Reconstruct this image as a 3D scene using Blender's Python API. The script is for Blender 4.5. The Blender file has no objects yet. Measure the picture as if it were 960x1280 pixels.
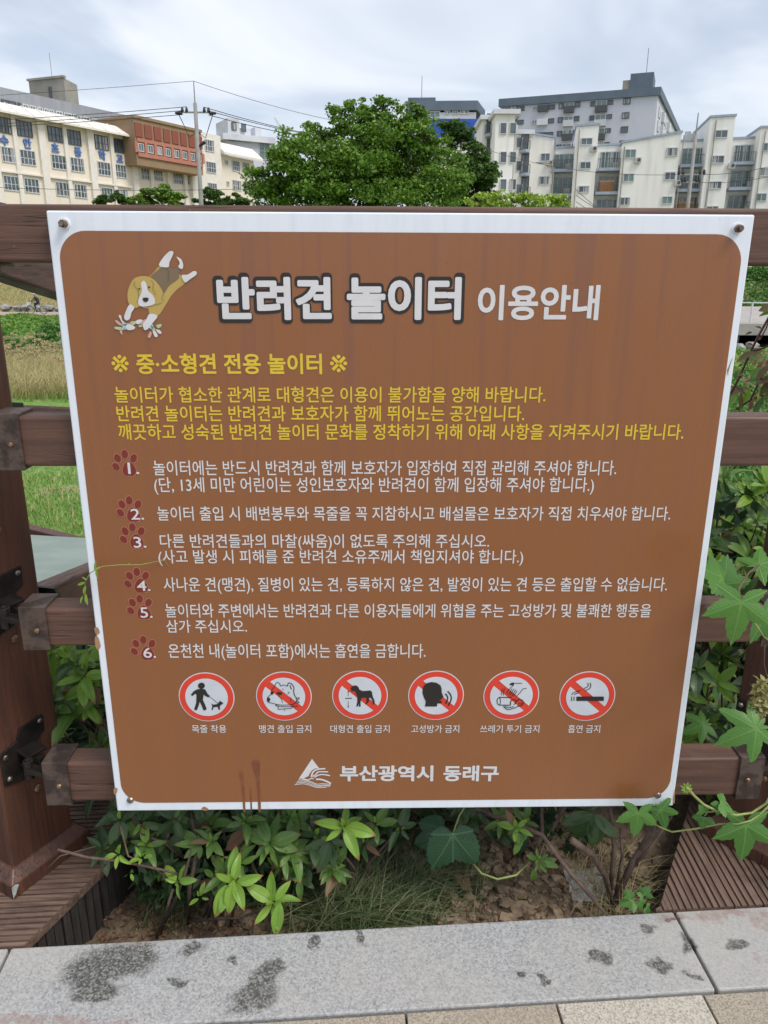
import bpy, bmesh, math, random
import numpy as np
from mathutils import Vector, Matrix
rnd = random.Random(7); rng = np.random.default_rng(7)
S = bpy.context.scene; COL = S.collection
# ------------------------------------------------------------------ camera
F, CX, CY, H = 950., 480., 640., 1.36
PT, RL = .30062, .0043947
CAM = Vector((0, 0, H))
_rt, _up = Vector((1, 0, 0)), Vector((0, math.sin(PT), math.cos(PT)))
FW = Vector((0, math.cos(PT), -math.sin(PT)))
RT = _rt*math.cos(RL)+_up*math.sin(RL); UP = -_rt*math.sin(RL)+_up*math.cos(RL)
cd = bpy.data.cameras.new('camera'); cam = bpy.data.objects.new('camera', cd); COL.objects.link(cam)
m3 = Matrix((RT, UP, -FW)).transposed(); cam.matrix_world = Matrix.Translation(CAM) @ m3.to_4x4()
cd.sensor_fit = 'HORIZONTAL'; cd.sensor_width = 36; cd.lens = 36*F/960; cd.clip_start = .02; cd.clip_end = 9000
S.camera = cam
S.view_settings.view_transform = 'Standard'; S.view_settings.look = 'None'; S.view_settings.exposure = 0.32; S.view_settings.gamma = 1
# ------------------------------------------------------------------ sky + sun
SUN_EL, SUN_AZ = 56, 125        # azimuth clockwise from +Y : behind and right of the camera
w = bpy.data.worlds.new('World'); S.world = w; w.use_nodes = True
nt = w.node_tree; N, L = nt.nodes, nt.links; N.clear()
wo = N.new('ShaderNodeOutputWorld'); bg = N.new('ShaderNodeBackground'); bg.inputs[1].default_value = .11
sky = N.new('ShaderNodeTexSky'); sky.sky_type = 'NISHITA'; sky.sun_disc = False
sky.sun_elevation = math.radians(SUN_EL); sky.sun_rotation = math.radians(SUN_AZ); sky.air_density = 1.0; sky.dust_density = 1.5
tc = N.new('ShaderNodeTexCoord'); sx = N.new('ShaderNodeSeparateXYZ'); L.new(tc.outputs['Generated'], sx.inputs[0])
def wm(op, a, b=None):
    n = N.new('ShaderNodeMath'); n.operation = op
    for i, v in enumerate((a, b)):
        if v is None: continue
        if isinstance(v, (int, float)): n.inputs[i].default_value = v
        else: L.new(v, n.inputs[i])
    return n.outputs[0]
zz = wm('ADD', wm('MAXIMUM', sx.outputs[2], 0), .12)
cb = N.new('ShaderNodeCombineXYZ'); L.new(wm('MULTIPLY', wm('DIVIDE', sx.outputs[0], zz), 1.0), cb.inputs[0]); L.new(wm('DIVIDE', sx.outputs[1], zz), cb.inputs[1])
cn = N.new('ShaderNodeTexNoise'); cn.inputs['Scale'].default_value = .75; cn.inputs['Detail'].default_value = 4.5; cn.inputs['Roughness'].default_value = .55; cn.inputs['Distortion'].default_value = .6
L.new(cb.outputs[0], cn.inputs['Vector'])
cr = N.new('ShaderNodeMapRange'); cr.inputs[1].default_value = .36; cr.inputs[2].default_value = .62; cr.inputs[3].default_value = .45; cr.inputs[4].default_value = .97; cr.interpolation_type = 'SMOOTHSTEP'
L.new(cn.outputs[0], cr.inputs[0])
mx = N.new('ShaderNodeMix'); mx.data_type = 'RGBA'; L.new(cr.outputs[0], mx.inputs[0]); L.new(sky.outputs[0], mx.inputs[6])
mx.inputs[7].default_value = (6.9, 7.25, 7.9, 1)
L.new(mx.outputs[2], bg.inputs[0]); L.new(bg.outputs[0], wo.inputs[0])
sl = bpy.data.lights.new('sun', 'SUN'); sl.energy = 2.1; sl.angle = math.radians(25); sl.color = (1, .95, .87)
so = bpy.data.objects.new('sun', sl); COL.objects.link(so)
a, e = math.radians(SUN_AZ), math.radians(SUN_EL)
sd = Vector((math.sin(a)*math.cos(e), math.cos(a)*math.cos(e), math.sin(e)))
so.rotation_euler = sd.to_track_quat('Z', 'Y').to_euler()

# ------------------------------------------------------------------ geometry helpers
def ray(x, y): return RT*((x-CX)/F)+UP*((CY-y)/F)+FW
def atY(x, y, Y): v = ray(x, y); return CAM+v*(Y/v.y)
def atZ(x, y, z): v = ray(x, y); return CAM+v*((z-H)/v.z)
def onp(x, y, p, n): v = ray(x, y); return CAM+v*(((p-CAM).dot(n))/v.dot(n))
class Th:
    """a thing or part: object + world origin of its local frame"""
    def __init__(s, ob, org): s.ob, s.org = ob, Vector(org)
def link(o, parent=None):
    COL.objects.link(o)
    if parent: o.parent = parent.ob
def tagp(o, label=None, cat=None, group=None, kind=None):
    ob = o.ob if isinstance(o, Th) else o
    if label: ob['label'] = label
    if cat: ob['category'] = cat
    if group: ob['group'] = group
    if kind: ob['kind'] = kind
    return o
def thing(name, loc, label, cat, group=None):
    o = bpy.data.objects.new(name, None); o.empty_display_size = .1; link(o); o.location = loc
    return tagp(Th(o, loc), label, cat, group)
class MB:
    def __init__(s): s.v = []; s.f = []
    def add(s, vs, fs):
        b = len(s.v); s.v += [Vector(v) for v in vs]; s.f += [[b+i for i in f] for f in fs]; return s
    def obox(s, c, ax, ay, az):
        c, ax, ay, az = map(Vector, (c, ax, ay, az))
        vs = [c+ax*i+ay*j+az*k for k in (-1, 1) for j in (-1, 1) for i in (-1, 1)]
        fs = [[0, 2, 3, 1], [4, 5, 7, 6], [0, 1, 5, 4], [2, 6, 7, 3], [0, 4, 6, 2], [1, 3, 7, 5]]
        if ax.cross(ay).dot(az) < 0: fs = [f[::-1] for f in fs]
        return s.add(vs, fs)
    def box(s, x0, x1, y0, y1, z0, z1):
        return s.obox(((x0+x1)/2, (y0+y1)/2, (z0+z1)/2), ((x1-x0)/2, 0, 0), (0, (y1-y0)/2, 0), (0, 0, (z1-z0)/2))
    def beam(s, p, q, wv, hv):
        """box between p and q with half-vectors wv, hv"""
        p, q = Vector(p), Vector(q); return s.obox((p+q)/2, (q-p)/2, wv, hv)
    def prism(s, pts, ext):
        """planar polygon extruded by vector"""
        n = len(pts); ext = Vector(ext); vs = [Vector(p) for p in pts]+[Vector(p)+ext for p in pts]
        nn = Vector((0, 0, 0))
        for i in range(n): nn += vs[i].cross(vs[(i+1) % n])
        fs = [list(range(n))[::-1], list(range(n, 2*n))]+[[i, (i+1) % n, n+(i+1) % n, n+i] for i in range(n)]
        if nn.dot(ext) < 0: fs = [f[::-1] for f in fs]
        return s.add(vs, fs)
    def tube(s, pts, rad, sides=6, cap=True):
        pts = [Vector(p) for p in pts]; n = len(pts)
        if not isinstance(rad, (list, tuple)): rad = [rad]*n
        b = len(s.v); d0 = (pts[1]-pts[0]).normalized(); x = d0.orthogonal().normalized()
        for i, p in enumerate(pts):
            d = (pts[min(i+1, n-1)]-pts[max(i-1, 0)]).normalized()
            x = (x-d*x.dot(d)).normalized(); y = d.cross(x)
            for k in range(sides):
                t = 2*math.pi*k/sides; s.v.append(p+(x*math.cos(t)+y*math.sin(t))*rad[i])
        for i in range(n-1):
            for k in range(sides):
                k2 = (k+1) % sides; s.f.append([b+i*sides+k, b+i*sides+k2, b+(i+1)*sides+k2, b+(i+1)*sides+k])
        if cap: s.f.append([b+k for k in range(sides)][::-1]); s.f.append([b+(n-1)*sides+k for k in range(sides)])
        return s
    def cyl(s, p, q, r, sides=12, r2=None): return s.tube([p, q], [r, r if r2 is None else r2], sides)
    def blob(s, c, r, seg=8, rings=5, jit=0.):
        """ellipsoid, radii r (vector)"""
        c = Vector(c); b = len(s.v); r = Vector(r) if not isinstance(r, (int, float)) else Vector((r, r, r))
        s.v.append(c+Vector((0, 0, r.z)))
        for i in range(1, rings):
            ph = math.pi*i/rings
            for k in range(seg):
                th = 2*math.pi*k/seg; j = 1+jit*(rnd.random()-.5)
                s.v.append(c+Vector((r.x*math.sin(ph)*math.cos(th), r.y*math.sin(ph)*math.sin(th), r.z*math.cos(ph)))*j)
        s.v.append(c-Vector((0, 0, r.z))); e = len(s.v)-1
        for k in range(seg):
            k2 = (k+1) % seg; s.f.append([b, b+1+k, b+1+k2]); s.f.append([e, b+1+(rings-2)*seg+k2, b+1+(rings-2)*seg+k])
            for i in range(rings-2): s.f.append([b+1+i*seg+k, b+1+(i+1)*seg+k, b+1+(i+1)*seg+k2, b+1+i*seg+k2])
        return s
    def build(s, name, mat, parent=None, smooth=False, bevel=0, seg=2, org=None):
        if not s.v: return None
        if parent: org = parent.org
        elif org is None:
            xs = [v.x for v in s.v]; ys = [v.y for v in s.v]; zs = [v.z for v in s.v]
            org = Vector(((min(xs)+max(xs))/2, (min(ys)+max(ys))/2, min(zs)))
        org = Vector(org); me = bpy.data.meshes.new(name)
        me.from_pydata([tuple(v-org) for v in s.v], [], s.f); me.validate()
        o = bpy.data.objects.new(name, me); link(o, parent)
        if not parent: o.location = org
        if mat: me.materials.append(mat)
        if smooth: me.polygons.foreach_set('use_smooth', [True]*len(me.polygons))
        if bevel:
            b = o.modifiers.new('bevel', 'BEVEL'); b.width = bevel; b.segments = seg; b.limit_method = 'ANGLE'; b.angle_limit = math.radians(40)
        me.update(); return Th(o, org)
def npmesh(name, V, FQ, mat, parent=None, org=(0, 0, 0), smooth=False, uv=None):
    """V (n,3) array, FQ (m,k) face indices, k = 3 or 4"""
    if parent: org = parent.org
    me = bpy.data.meshes.new(name); V = np.asarray(V, np.float32)-np.array(tuple(org), np.float32); k = FQ.shape[1]
    me.vertices.add(len(V)); me.vertices.foreach_set('co', V.ravel())
    me.loops.add(FQ.size); me.loops.foreach_set('vertex_index', FQ.astype(np.int32).ravel())
    me.polygons.add(len(FQ)); me.polygons.foreach_set('loop_start', np.arange(0, FQ.size, k, dtype=np.int32)); me.polygons.foreach_set('loop_total', np.full(len(FQ), k, np.int32))
    me.update(calc_edges=True); me.validate()
    if smooth: me.polygons.foreach_set('use_smooth', np.ones(len(FQ), bool))
    if mat: me.materials.append(mat)
    o = bpy.data.objects.new(name, me); link(o, parent)
    if not parent: o.location = org
    return Th(o, org)
def inst(name, me, mw, parent=None):
    """object sharing mesh me with world matrix mw"""
    o = bpy.data.objects.new(name, me); link(o, parent)
    o.matrix_local = (Matrix.Translation(-parent.org) @ mw) if parent else mw
    return o
def vnorm(a): return a/np.maximum(np.linalg.norm(a, axis=1, keepdims=True), 1e-9)
def leaf_quads(P, size, up=.5, asp=.55, axis=None):
    """diamond leaves at P; returns verts, quads"""
    n = len(P); nr = vnorm(rng.normal(size=(n, 3))+np.array([0, 0, up])); t = rng.normal(size=(n, 3)) if axis is None else axis+rng.normal(size=(n, 3))*.5
    t = vnorm(t-nr*(t*nr).sum(1, keepdims=True)); b = np.cross(nr, t); s = (size*(.6+.8*rng.random(n)))[:, None]
    V = np.stack([P-t*s*.5, P+b*s*asp*.5+nr*s*.07, P+t*s*.5, P-b*s*asp*.5+nr*s*.07], 1).reshape(-1, 3)
    return V, np.arange(4*n).reshape(n, 4)
def blades(P, h, wd, lean=.35, seg=3):
    """bent grass blades rooted at P"""
    n = len(P); a = rng.random(n)*6.283; d = np.stack([np.cos(a), np.sin(a), 0*a], 1); sd_ = np.stack([-np.sin(a+.8), np.cos(a+.8), 0*a], 1)
    hh = (h*(.55+.7*rng.random(n)))[:, None]; ln = (lean*(.3+1.2*rng.random(n)))[:, None]; V = []
    for i in range(seg+1):
        t = i/seg; c = P+np.array([0, 0, 1])*hh*(t-.22*ln*t*t)+d*hh*ln*t*t; ww = wd*(1-t)**.7*.5+1e-5
        V += [c-sd_*ww, c+sd_*ww]
    V = np.stack(V, 1).reshape(-1, 3); k = 2*(seg+1); FQ = []
    for i in range(seg): FQ.append(np.stack([np.arange(n)*k+2*i, np.arange(n)*k+2*i+1, np.arange(n)*k+2*i+3, np.arange(n)*k+2*i+2], 1))
    return V, np.concatenate(FQ)

# ------------------------------------------------------------------ materials
class NB:
    def __init__(s, name):
        s.m = bpy.data.materials.new(name); s.m.use_nodes = True; s.t = s.m.node_tree; s.N = s.t.nodes; s.L = s.t.links; s.N.clear()
        s.out = s.N.new('ShaderNodeOutputMaterial')
    def n(s, t, **k):
        x = s.N.new(t)
        for a, v in k.items(): setattr(x, a, v)
        return x
    def inp(s, sock, v):
        if isinstance(v, bpy.types.NodeSocket): s.L.new(v, sock)
        elif isinstance(v, (tuple, list)) and len(v) == 3 and sock.type == 'RGBA': sock.default_value = (*v, 1)
        else: sock.default_value = v
    def math(s, op, a, b=0., c=None):
        x = s.n('ShaderNodeMath', operation=op); s.inp(x.inputs[0], a); s.inp(x.inputs[1], b)
        if c is not None: s.inp(x.inputs[2], c)
        return x.outputs[0]
    def mix(s, f, a, b, mode='MIX'):
        x = s.n('ShaderNodeMix', data_type='RGBA', blend_type=mode); s.inp(x.inputs[0], f); s.inp(x.inputs[6], a); s.inp(x.inputs[7], b); return x.outputs[2]
    def coord(s, kind='Object', scale=(1, 1, 1), rot=(0, 0, 0)):
        c = s.n('ShaderNodeTexCoord'); m = s.n('ShaderNodeMapping'); m.inputs['Scale'].default_value = scale; m.inputs['Rotation'].default_value = rot
        s.L.new(c.outputs[kind], m.inputs[0]); return m.outputs[0]
    def noise(s, sc, det=3, rough=.5, vec=None, dist=0):
        x = s.n('ShaderNodeTexNoise'); x.inputs['Scale'].default_value = sc; x.inputs['Detail'].default_value = det; x.inputs['Roughness'].default_value = rough; x.inputs['Distortion'].default_value = dist
        s.L.new(vec if vec is not None else s.coord(), x.inputs['Vector']); return x.outputs[0]
    def vor(s, sc, vec=None, out='Distance', feat='F1'):
        x = s.n('ShaderNodeTexVoronoi', feature=feat); x.inputs['Scale'].default_value = sc; s.L.new(vec if vec is not None else s.coord(), x.inputs['Vector']); return x.outputs[out]
    def ramp(s, v, a, b, lo=0., hi=1.):
        x = s.n('ShaderNodeMapRange', interpolation_type='SMOOTHSTEP'); s.inp(x.inputs[0], v); x.inputs[1].default_value = a; x.inputs[2].default_value = b; x.inputs[3].default_value = lo; x.inputs[4].default_value = hi; return x.outputs[0]
    def bump(s, h, st=.3, d=.01):
        x = s.n('ShaderNodeBump'); x.inputs['Strength'].default_value = st; x.inputs['Distance'].default_value = d; s.L.new(h, x.inputs['Height']); return x.outputs[0]
    def fin(s, col, rough=.6, normal=None, metal=0, spec=.5, trans=0, coat=0):
        p = s.n('ShaderNodeBsdfPrincipled'); s.inp(p.inputs['Base Color'], col); s.inp(p.inputs['Roughness'], rough); s.inp(p.inputs['Metallic'], metal); s.inp(p.inputs['Specular IOR Level'], spec)
        if coat: p.inputs['Coat Weight'].default_value = coat; p.inputs['Coat Roughness'].default_value = .15
        if normal is not None: s.L.new(normal, p.inputs['Normal'])
        sh = p.outputs[0]
        if trans:
            t = s.n('ShaderNodeBsdfTranslucent'); s.inp(t.inputs[0], col)
            if normal is not None: s.L.new(normal, t.inputs['Normal'])
            mxx = s.n('ShaderNodeMixShader'); mxx.inputs[0].default_value = trans; s.L.new(sh, mxx.inputs[1]); s.L.new(t.outputs[0], mxx.inputs[2]); sh = mxx.outputs[0]
        s.L.new(sh, s.out.inputs[0]); return s.m
def simple(name, c1, c2=None, sc=6, rough=.6, bump=0, bsc=40, metal=0, stretch=(1, 1, 1), spec=.5, lo=.35, hi=.65):
    b = NB(name); vec = b.coord(scale=stretch); c2 = c2 or tuple(x*.8 for x in c1)
    col = b.mix(b.ramp(b.noise(sc, 5, .6, vec), lo, hi), c1, c2); nm = b.bump(b.noise(bsc, 4, .6, vec), bump) if bump else None
    return b.fin(col, rough, nm, metal, spec)

def wood(name, c1, c2, worn, axis=0, rough=.55, dirt=.5):
    b = NB(name); st = [18, 18, 18]; st[axis] = 1.1; vec = b.coord(scale=tuple(st)); g = b.noise(3.2, 6, .65, vec, .4)
    fine = [160, 160, 160]; fine[axis] = 5; fv = b.coord(scale=tuple(fine)); fg = b.noise(1., 3, .6, fv)
    col = b.mix(b.ramp(g, .3, .7), c1, c2); col = b.mix(b.ramp(b.noise(9, 5, .7), .58, .75, 0, dirt), col, worn)
    col = b.mix(b.ramp(fg, .55, .8, 0, .35), col, tuple(x*.5 for x in c2))
    ck = [75, 75, 75]; ck[axis] = .9; cn_ = b.noise(1., 2, .5, b.coord(scale=tuple(ck))); crack = b.math('MULTIPLY', b.math('SUBTRACT', b.ramp(cn_, .485, .495), b.ramp(cn_, .505, .515)), b.ramp(b.noise(3, 2), .5, .6)); col = b.mix(b.math('MULTIPLY', crack, .8), col, (.012, .008, .006)); sp = b.ramp(b.vor(55), .03, .06, .6, 0); col = b.mix(sp, col, tuple(min(1, x*2.4) for x in worn))
    return b.fin(col, b.ramp(g, .2, .8, rough-.1, rough+.15), b.bump(b.math('SUBTRACT', b.math('ADD', g, b.math('MULTIPLY', fg, .6)), crack), .45, .002))
M = {}
M['rail'] = wood('painted_rail_wood', (.135, .068, .046), (.080, .040, .028), (.19, .13, .10))
M['railside'] = wood('ramp_rail_wood', (.105, .052, .040), (.068, .033, .026), (.15, .095, .08), 1)
M['post'] = wood('painted_post', (.115, .046, .028), (.06, .026, .017), (.15, .085, .06), 2, .45)
M['capmetal'] = simple('brown_metal', (.10, .070, .058), (.040, .028, .024), 22, .45, .2, 90, .2, lo=.42, hi=.58)
M['blackmetal'] = simple('black_metal', (.014, .012, .011), (.035, .026, .022), 20, .4, .1, 80, .4)
M['steel'] = simple('bolt_steel', (.35, .32, .30), (.16, .12, .1), 60, .35, .1, 80, .9)
M['brass'] = simple('rusty_bolt', (.30, .20, .12), (.10, .05, .03), 120, .45, .2, 80, .6)
def m_deck(name, axis):
    b = NB(name); st = [40, 40, 40]; st[axis] = 2.5; g = b.noise(2.5, 6, .65, b.coord(scale=tuple(st)))
    col = b.mix(b.ramp(g, .3, .7), (.21, .135, .10), (.09, .056, .042)); col = b.mix(b.ramp(b.noise(7, 5, .65), .5, .7, 0, .6), col, (.035, .024, .019))
    col = b.mix(b.ramp(b.noise(300, 2, .5), .7, .78, 0, .7), col, (.3, .24, .2))
    return b.fin(col, .6, b.bump(g, .5, .002))
M['deck'] = m_deck('grooved_decking', 0); M['deckv'] = m_deck('grooved_decking_lengthwise', 1)
def m_clad():
    b = NB('weathered_cladding'); g = b.noise(2.2, 6, .7, b.coord(scale=(40, 40, 3)))
    col = b.mix(b.ramp(g, .3, .7), (.05, .042, .038), (.018, .015, .013)); col = b.mix(b.ramp(b.noise(6, 5, .7), .5, .72, 0, .6), col, (.085, .075, .062))
    return b.fin(col, .85, b.bump(g, .6, .003))
M['clad'] = m_clad()
M['clump_dark'] = simple('deck_joist_wood', (.03, .02, .016), (.015, .011, .009), 20, .8)
def m_granite():
    b = NB('granite_kerb'); pos = b.coord(); v1 = b.noise(150, 5, .75, b.coord(scale=(1, 1.0, 1))); vc = b.n('ShaderNodeTexVoronoi'); vc.inputs['Scale'].default_value = 260; b.L.new(b.coord(), vc.inputs['Vector']); vcs = b.n('ShaderNodeSeparateXYZ'); b.L.new(vc.outputs['Color'], vcs.inputs[0]) 
    col = b.mix(b.ramp(b.math('ADD', b.math('MULTIPLY', vcs.outputs[0], .6), b.math('MULTIPLY', v1, .5)), .2, .9), (.27, .278, .29), (.42, .42, .415))
    col = b.mix(b.ramp(vcs.outputs[1], .88, .92, 0, .45), col, (.12, .12, .125)); col = b.mix(b.ramp(b.noise(2.6, 5, .6), .4, .7, 0, .6), col, (.42, .40, .365))
    geo = b.n('ShaderNodeNewGeometry'); wp = b.n('ShaderNodeVectorMath', operation='ADD'); b.L.new(geo.outputs['Position'], wp.inputs[0])
    nz = b.n('ShaderNodeTexNoise'); nz.inputs['Scale'].default_value = 24; nz.inputs['Detail'].default_value = 5; b.L.new(geo.outputs['Position'], nz.inputs['Vector'])
    sc = b.n('ShaderNodeVectorMath', operation='MULTIPLY_ADD'); b.L.new(nz.outputs[1], sc.inputs[0]); sc.inputs[1].default_value = (.07, .07, 0); sc.inputs[2].default_value = (-.035, -.035, 0)
    b.L.new(sc.outputs[0], wp.inputs[1]); P = wp.outputs[0]
    def spot(px, py, rx, ry, ang=0):
        c = atZ(px, py, 0); s = b.n('ShaderNodeVectorMath', operation='SUBTRACT'); b.L.new(P, s.inputs[0]); s.inputs[1].default_value = (c.x, c.y, 0)
        mp = b.n('ShaderNodeMapping', vector_type='POINT'); mp.inputs['Rotation'].default_value = (0, 0, -ang); b.L.new(s.outputs[0], mp.inputs[0])
        dv = b.n('ShaderNodeVectorMath', operation='MULTIPLY'); b.L.new(mp.outputs[0], dv.inputs[0]); dv.inputs[1].default_value = (1/rx, 1/ry, 0)
        ln = b.n('ShaderNodeVectorMath', operation='LENGTH'); b.L.new(dv.outputs[0], ln.inputs[0]); return b.ramp(ln.outputs['Value'], .62, 1.15, 1, 0)
    dark = None
    for sp in [(115, 1215, .062, .055), (150, 1198, .085, .05), (122, 1238, .052, .03), (240, 1186, .028, .018), (293, 1198, .012, .012), (224, 1227, .022, .012), (336, 1216, .030, .030), (318, 1245, .050, .040, .5), (395, 1178, .010, .016), (450, 1172, .014, .03),
               (652, 1219, .013, .012), (677, 1225, .010, .008), (753, 1200, .022, .020), (810, 1160, .018, .02), (826, 1208, .026, .022), (860, 1180, .022, .018), (866, 1218, .018, .012), (920, 1180, .022, .016), (840, 1150, .02, .008)]:
        m = spot(*sp); dark = m if dark is None else b.math('MAXIMUM', dark, m)
    spk = b.ramp(b.math('ADD', b.math('MULTIPLY', vcs.outputs[0], .5), b.math('MULTIPLY', v1, .5)), .3, .8, .95, .45); col = b.mix(b.math('MULTIPLY', dark, spk), col, (.055, .055, .048))
    red = None
    for sp in [(30, 1276, .12, .013), (110, 1280, .09, .012), (180, 1176, .05, .006), (505, 1160, .03, .007), (905, 1143, .085, .020), (960, 1152, .05, .03), (945, 1196, .009, .008), (850, 1148, .05, .012)]:
        m = spot(*sp); red = m if red is None else b.math('MAXIMUM', red, m)
    col = b.mix(b.math('MULTIPLY', red, b.ramp(b.noise(40, 4, .6), .3, .75, .15, .7)), col, (.26, .145, .11))
    return b.fin(col, b.ramp(v1, .3, .7, .55, .8), b.bump(v1, .25, .002))
M['granite'] = m_granite()
def m_paver(name, c):
    b = NB(name); v = b.vor(140); n = b.noise(260, 2, .6); col = b.mix(b.ramp(n, .42, .6), c, tuple(x*.62 for x in c)); col = b.mix(b.ramp(b.vor(95, out='Color') if 0 else b.noise(150, 3, .7), .64, .70), col, (.09, .07, .06))
    col = b.mix(b.ramp(b.noise(4, 4, .6), .4, .7, 0, .4), col, tuple(x*.75 for x in c)); return b.fin(col, .85, b.bump(n, .3, .002))
M['paver'] = m_paver('beige_paver', (.40, .35, .28)); M['paver2'] = m_paver('pale_paver', (.52, .48, .41))
M['sand'] = simple('joint_sand', (.17, .14, .10), (.1, .08, .06), 60, .95, .2)
def m_soil():
    b = NB('dry_soil'); n = b.noise(26, 8, .7); col = b.mix(b.ramp(n, .35, .65), (.27, .195, .125), (.10, .07, .048)); col = b.mix(b.ramp(b.noise(5, 4, .6), .45, .7, 0, .6), col, (.045, .033, .024))
    return b.fin(col, .95, b.bump(n, .8, .012))
M['soil'] = m_soil(); M['clod'] = simple('soil_clod', (.32, .235, .155), (.16, .115, .075), 30, .95, .5, 70)
def m_ground():
    b = NB('park_ground'); geo = b.n('ShaderNodeNewGeometry'); sp = b.n('ShaderNodeSeparateXYZ'); b.L.new(geo.outputs['Position'], sp.inputs[0]); y = sp.outputs[1]
    n1 = b.n('ShaderNodeTexNoise'); n1.inputs['Scale'].default_value = .9; n1.inputs['Detail'].default_value = 7; b.L.new(geo.outputs['Position'], n1.inputs['Vector'])
    n2 = b.n('ShaderNodeTexNoise'); n2.inputs['Scale'].default_value = 9; n2.inputs['Detail'].default_value = 6; b.L.new(geo.outputs['Position'], n2.inputs['Vector'])
    g = b.mix(b.ramp(n2.outputs[0], .3, .7), (.10, .22, .03), (.17, .28, .06)); g = b.mix(b.ramp(n1.outputs[0], .52, .66, 0, .75), g, (.30, .25, .13))
    bank = b.mix(b.ramp(n2.outputs[0], .3, .7), (.30, .25, .12), (.20, .20, .07)); bank = b.mix(b.ramp(n1.outputs[0], .45, .7, 0, .5), bank, (.12, .17, .05))
    col = b.mix(b.ramp(y, 69, 72), g, bank); col = b.mix(b.ramp(y, 3., 4.), (.09, .07, .05), col)
    return b.fin(col, .95, b.bump(n2.outputs[0], .6, .05))
M['ground'] = m_ground()
M['path'] = simple('pink_path', (.42, .31, .25), (.35, .27, .23), 2, .9, .1, 30)
M['slab'] = simple('pale_concrete', (.42, .39, .36), (.34, .31, .29), 1.5, .85, .2, 20)
M['ramp'] = simple('grey_green_path', (.24, .29, .26), (.20, .245, .22), 3, .8, .15, 60)
M['rock'] = simple('boulder', (.34, .33, .31), (.16, .16, .14), 1.5, .9, .5, 4)
def m_leaf(name, c1, c2, vein, tip=None, trans=.3, rough=.42, brown=0., vs=9.):
    b = NB(name); oi = b.n('ShaderNodeObjectInfo'); uv = b.n('ShaderNodeUVMap'); sp = b.n('ShaderNodeSeparateXYZ'); b.L.new(uv.outputs[0], sp.inputs[0]); u, v = sp.outputs[0], sp.outputs[1]
    col = b.mix(oi.outputs['Random'], c1, c2); col = b.mix(b.ramp(b.noise(30, 4, .6), .35, .7, 0, .4), col, tuple(x*.62 for x in c1))
    au = b.math('ABSOLUTE', b.math('SUBTRACT', u, .5)); mid = b.ramp(au, .015, .05, .8, 0)
    w1 = b.math('SINE', b.math('MULTIPLY', b.math('SUBTRACT', v, b.math('MULTIPLY', au, .55)), vs*6.283)); lat = b.ramp(w1, .86, 1., 0, .5)
    col = b.mix(b.math('MAXIMUM', mid, lat), col, vein)
    if tip: col = b.mix(b.ramp(b.math('ADD', v, b.math('MULTIPLY', b.noise(25, 3), .14)), .90, 1.03, 0, .85), col, tip)
    if brown: col = b.mix(b.ramp(b.noise(18, 4, .7), .62, .7, 0, brown), col, (.13, .08, .04))
    return b.fin(col, rough, b.bump(b.math('SUBTRACT', 1, b.math('MAXIMUM', mid, b.math('MULTIPLY', lat, .8))), .35, .002), trans=trans)
M['lf_bright'] = m_leaf('fresh_azalea_leaf', (.25, .42, .045), (.17, .34, .05), (.13, .24, .04), (.35, .09, .05))
M['lf_mid'] = m_leaf('green_azalea_leaf', (.14, .26, .045), (.09, .19, .04), (.17, .28, .08), (.30, .12, .06), .25, .4, .45)
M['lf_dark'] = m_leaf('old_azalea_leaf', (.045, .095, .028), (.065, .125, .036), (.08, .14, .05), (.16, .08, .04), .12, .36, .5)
M['lf_red'] = m_leaf('reddish_leaf', (.26, .14, .08), (.18, .17, .06), (.30, .18, .10), (.3, .1, .05), .25, .5, .4)
M['lf_dead'] = m_leaf('dead_leaf', (.20, .11, .06), (.13, .065, .035), (.10, .05, .03), None, .05, .8, .3)
def m_palm(name, c1, c2, vein):
    b = NB(name); oi = b.n('ShaderNodeObjectInfo'); uv = b.n('ShaderNodeUVMap'); sp = b.n('ShaderNodeSeparateXYZ'); b.L.new(uv.outputs[0], sp.inputs[0])
    col = b.mix(oi.outputs['Random'], c1, c2); col = b.mix(b.ramp(b.noise(22, 4, .6), .35, .7, 0, .35), col, tuple(x*.7 for x in c1))
    d = b.math('MULTIPLY', sp.outputs[0], sp.outputs[1]); mv = b.ramp(d, .008, .03, .75, 0)
    lat = b.ramp(b.math('SINE', b.math('MULTIPLY', b.math('SUBTRACT', sp.outputs[1], b.math('MULTIPLY', d, .8)), 60.)), .88, 1, 0, .35)
    vv = b.math('MAXIMUM', mv, lat); col = b.mix(vv, col, vein); return b.fin(col, .45, b.bump(b.math('SUBTRACT', 1, vv), .4, .002), trans=.25)
M['palm'] = m_palm('palmate_vine_leaf', (.06, .18, .03), (.10, .25, .04), (.14, .29, .07)); M['palm_dk'] = m_palm('dark_vine_leaf', (.022, .075, .03), (.03, .09, .036), (.07, .16, .08))  # second leaf is the dark green one of the two-lobed seedling
def m_fol(name, c1, c2, c3, trans=.3, rough=.55):
    b = NB(name); g = b.n('ShaderNodeNewGeometry'); r = b.n('ShaderNodeValToRGB'); r.color_ramp.elements[0].color = (*c1, 1); r.color_ramp.elements[1].color = (*c3, 1); el = r.color_ramp.elements.new(.5); el.color = (*c2, 1)
    b.L.new(g.outputs['Random Per Island'], r.inputs[0]); return b.fin(r.outputs[0], rough, trans=trans)
M['fol_tree'] = m_fol('zelkova_foliage', (.07, .155, .018), (.13, .255, .028), (.24, .38, .05))
M['fol_dark'] = m_fol('dark_tree_foliage', (.045, .10, .018), (.07, .15, .025), (.11, .20, .035))
M['fol_lime'] = m_fol('young_tree_foliage', (.24, .36, .05), (.32, .45, .06), (.42, .52, .10))
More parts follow.
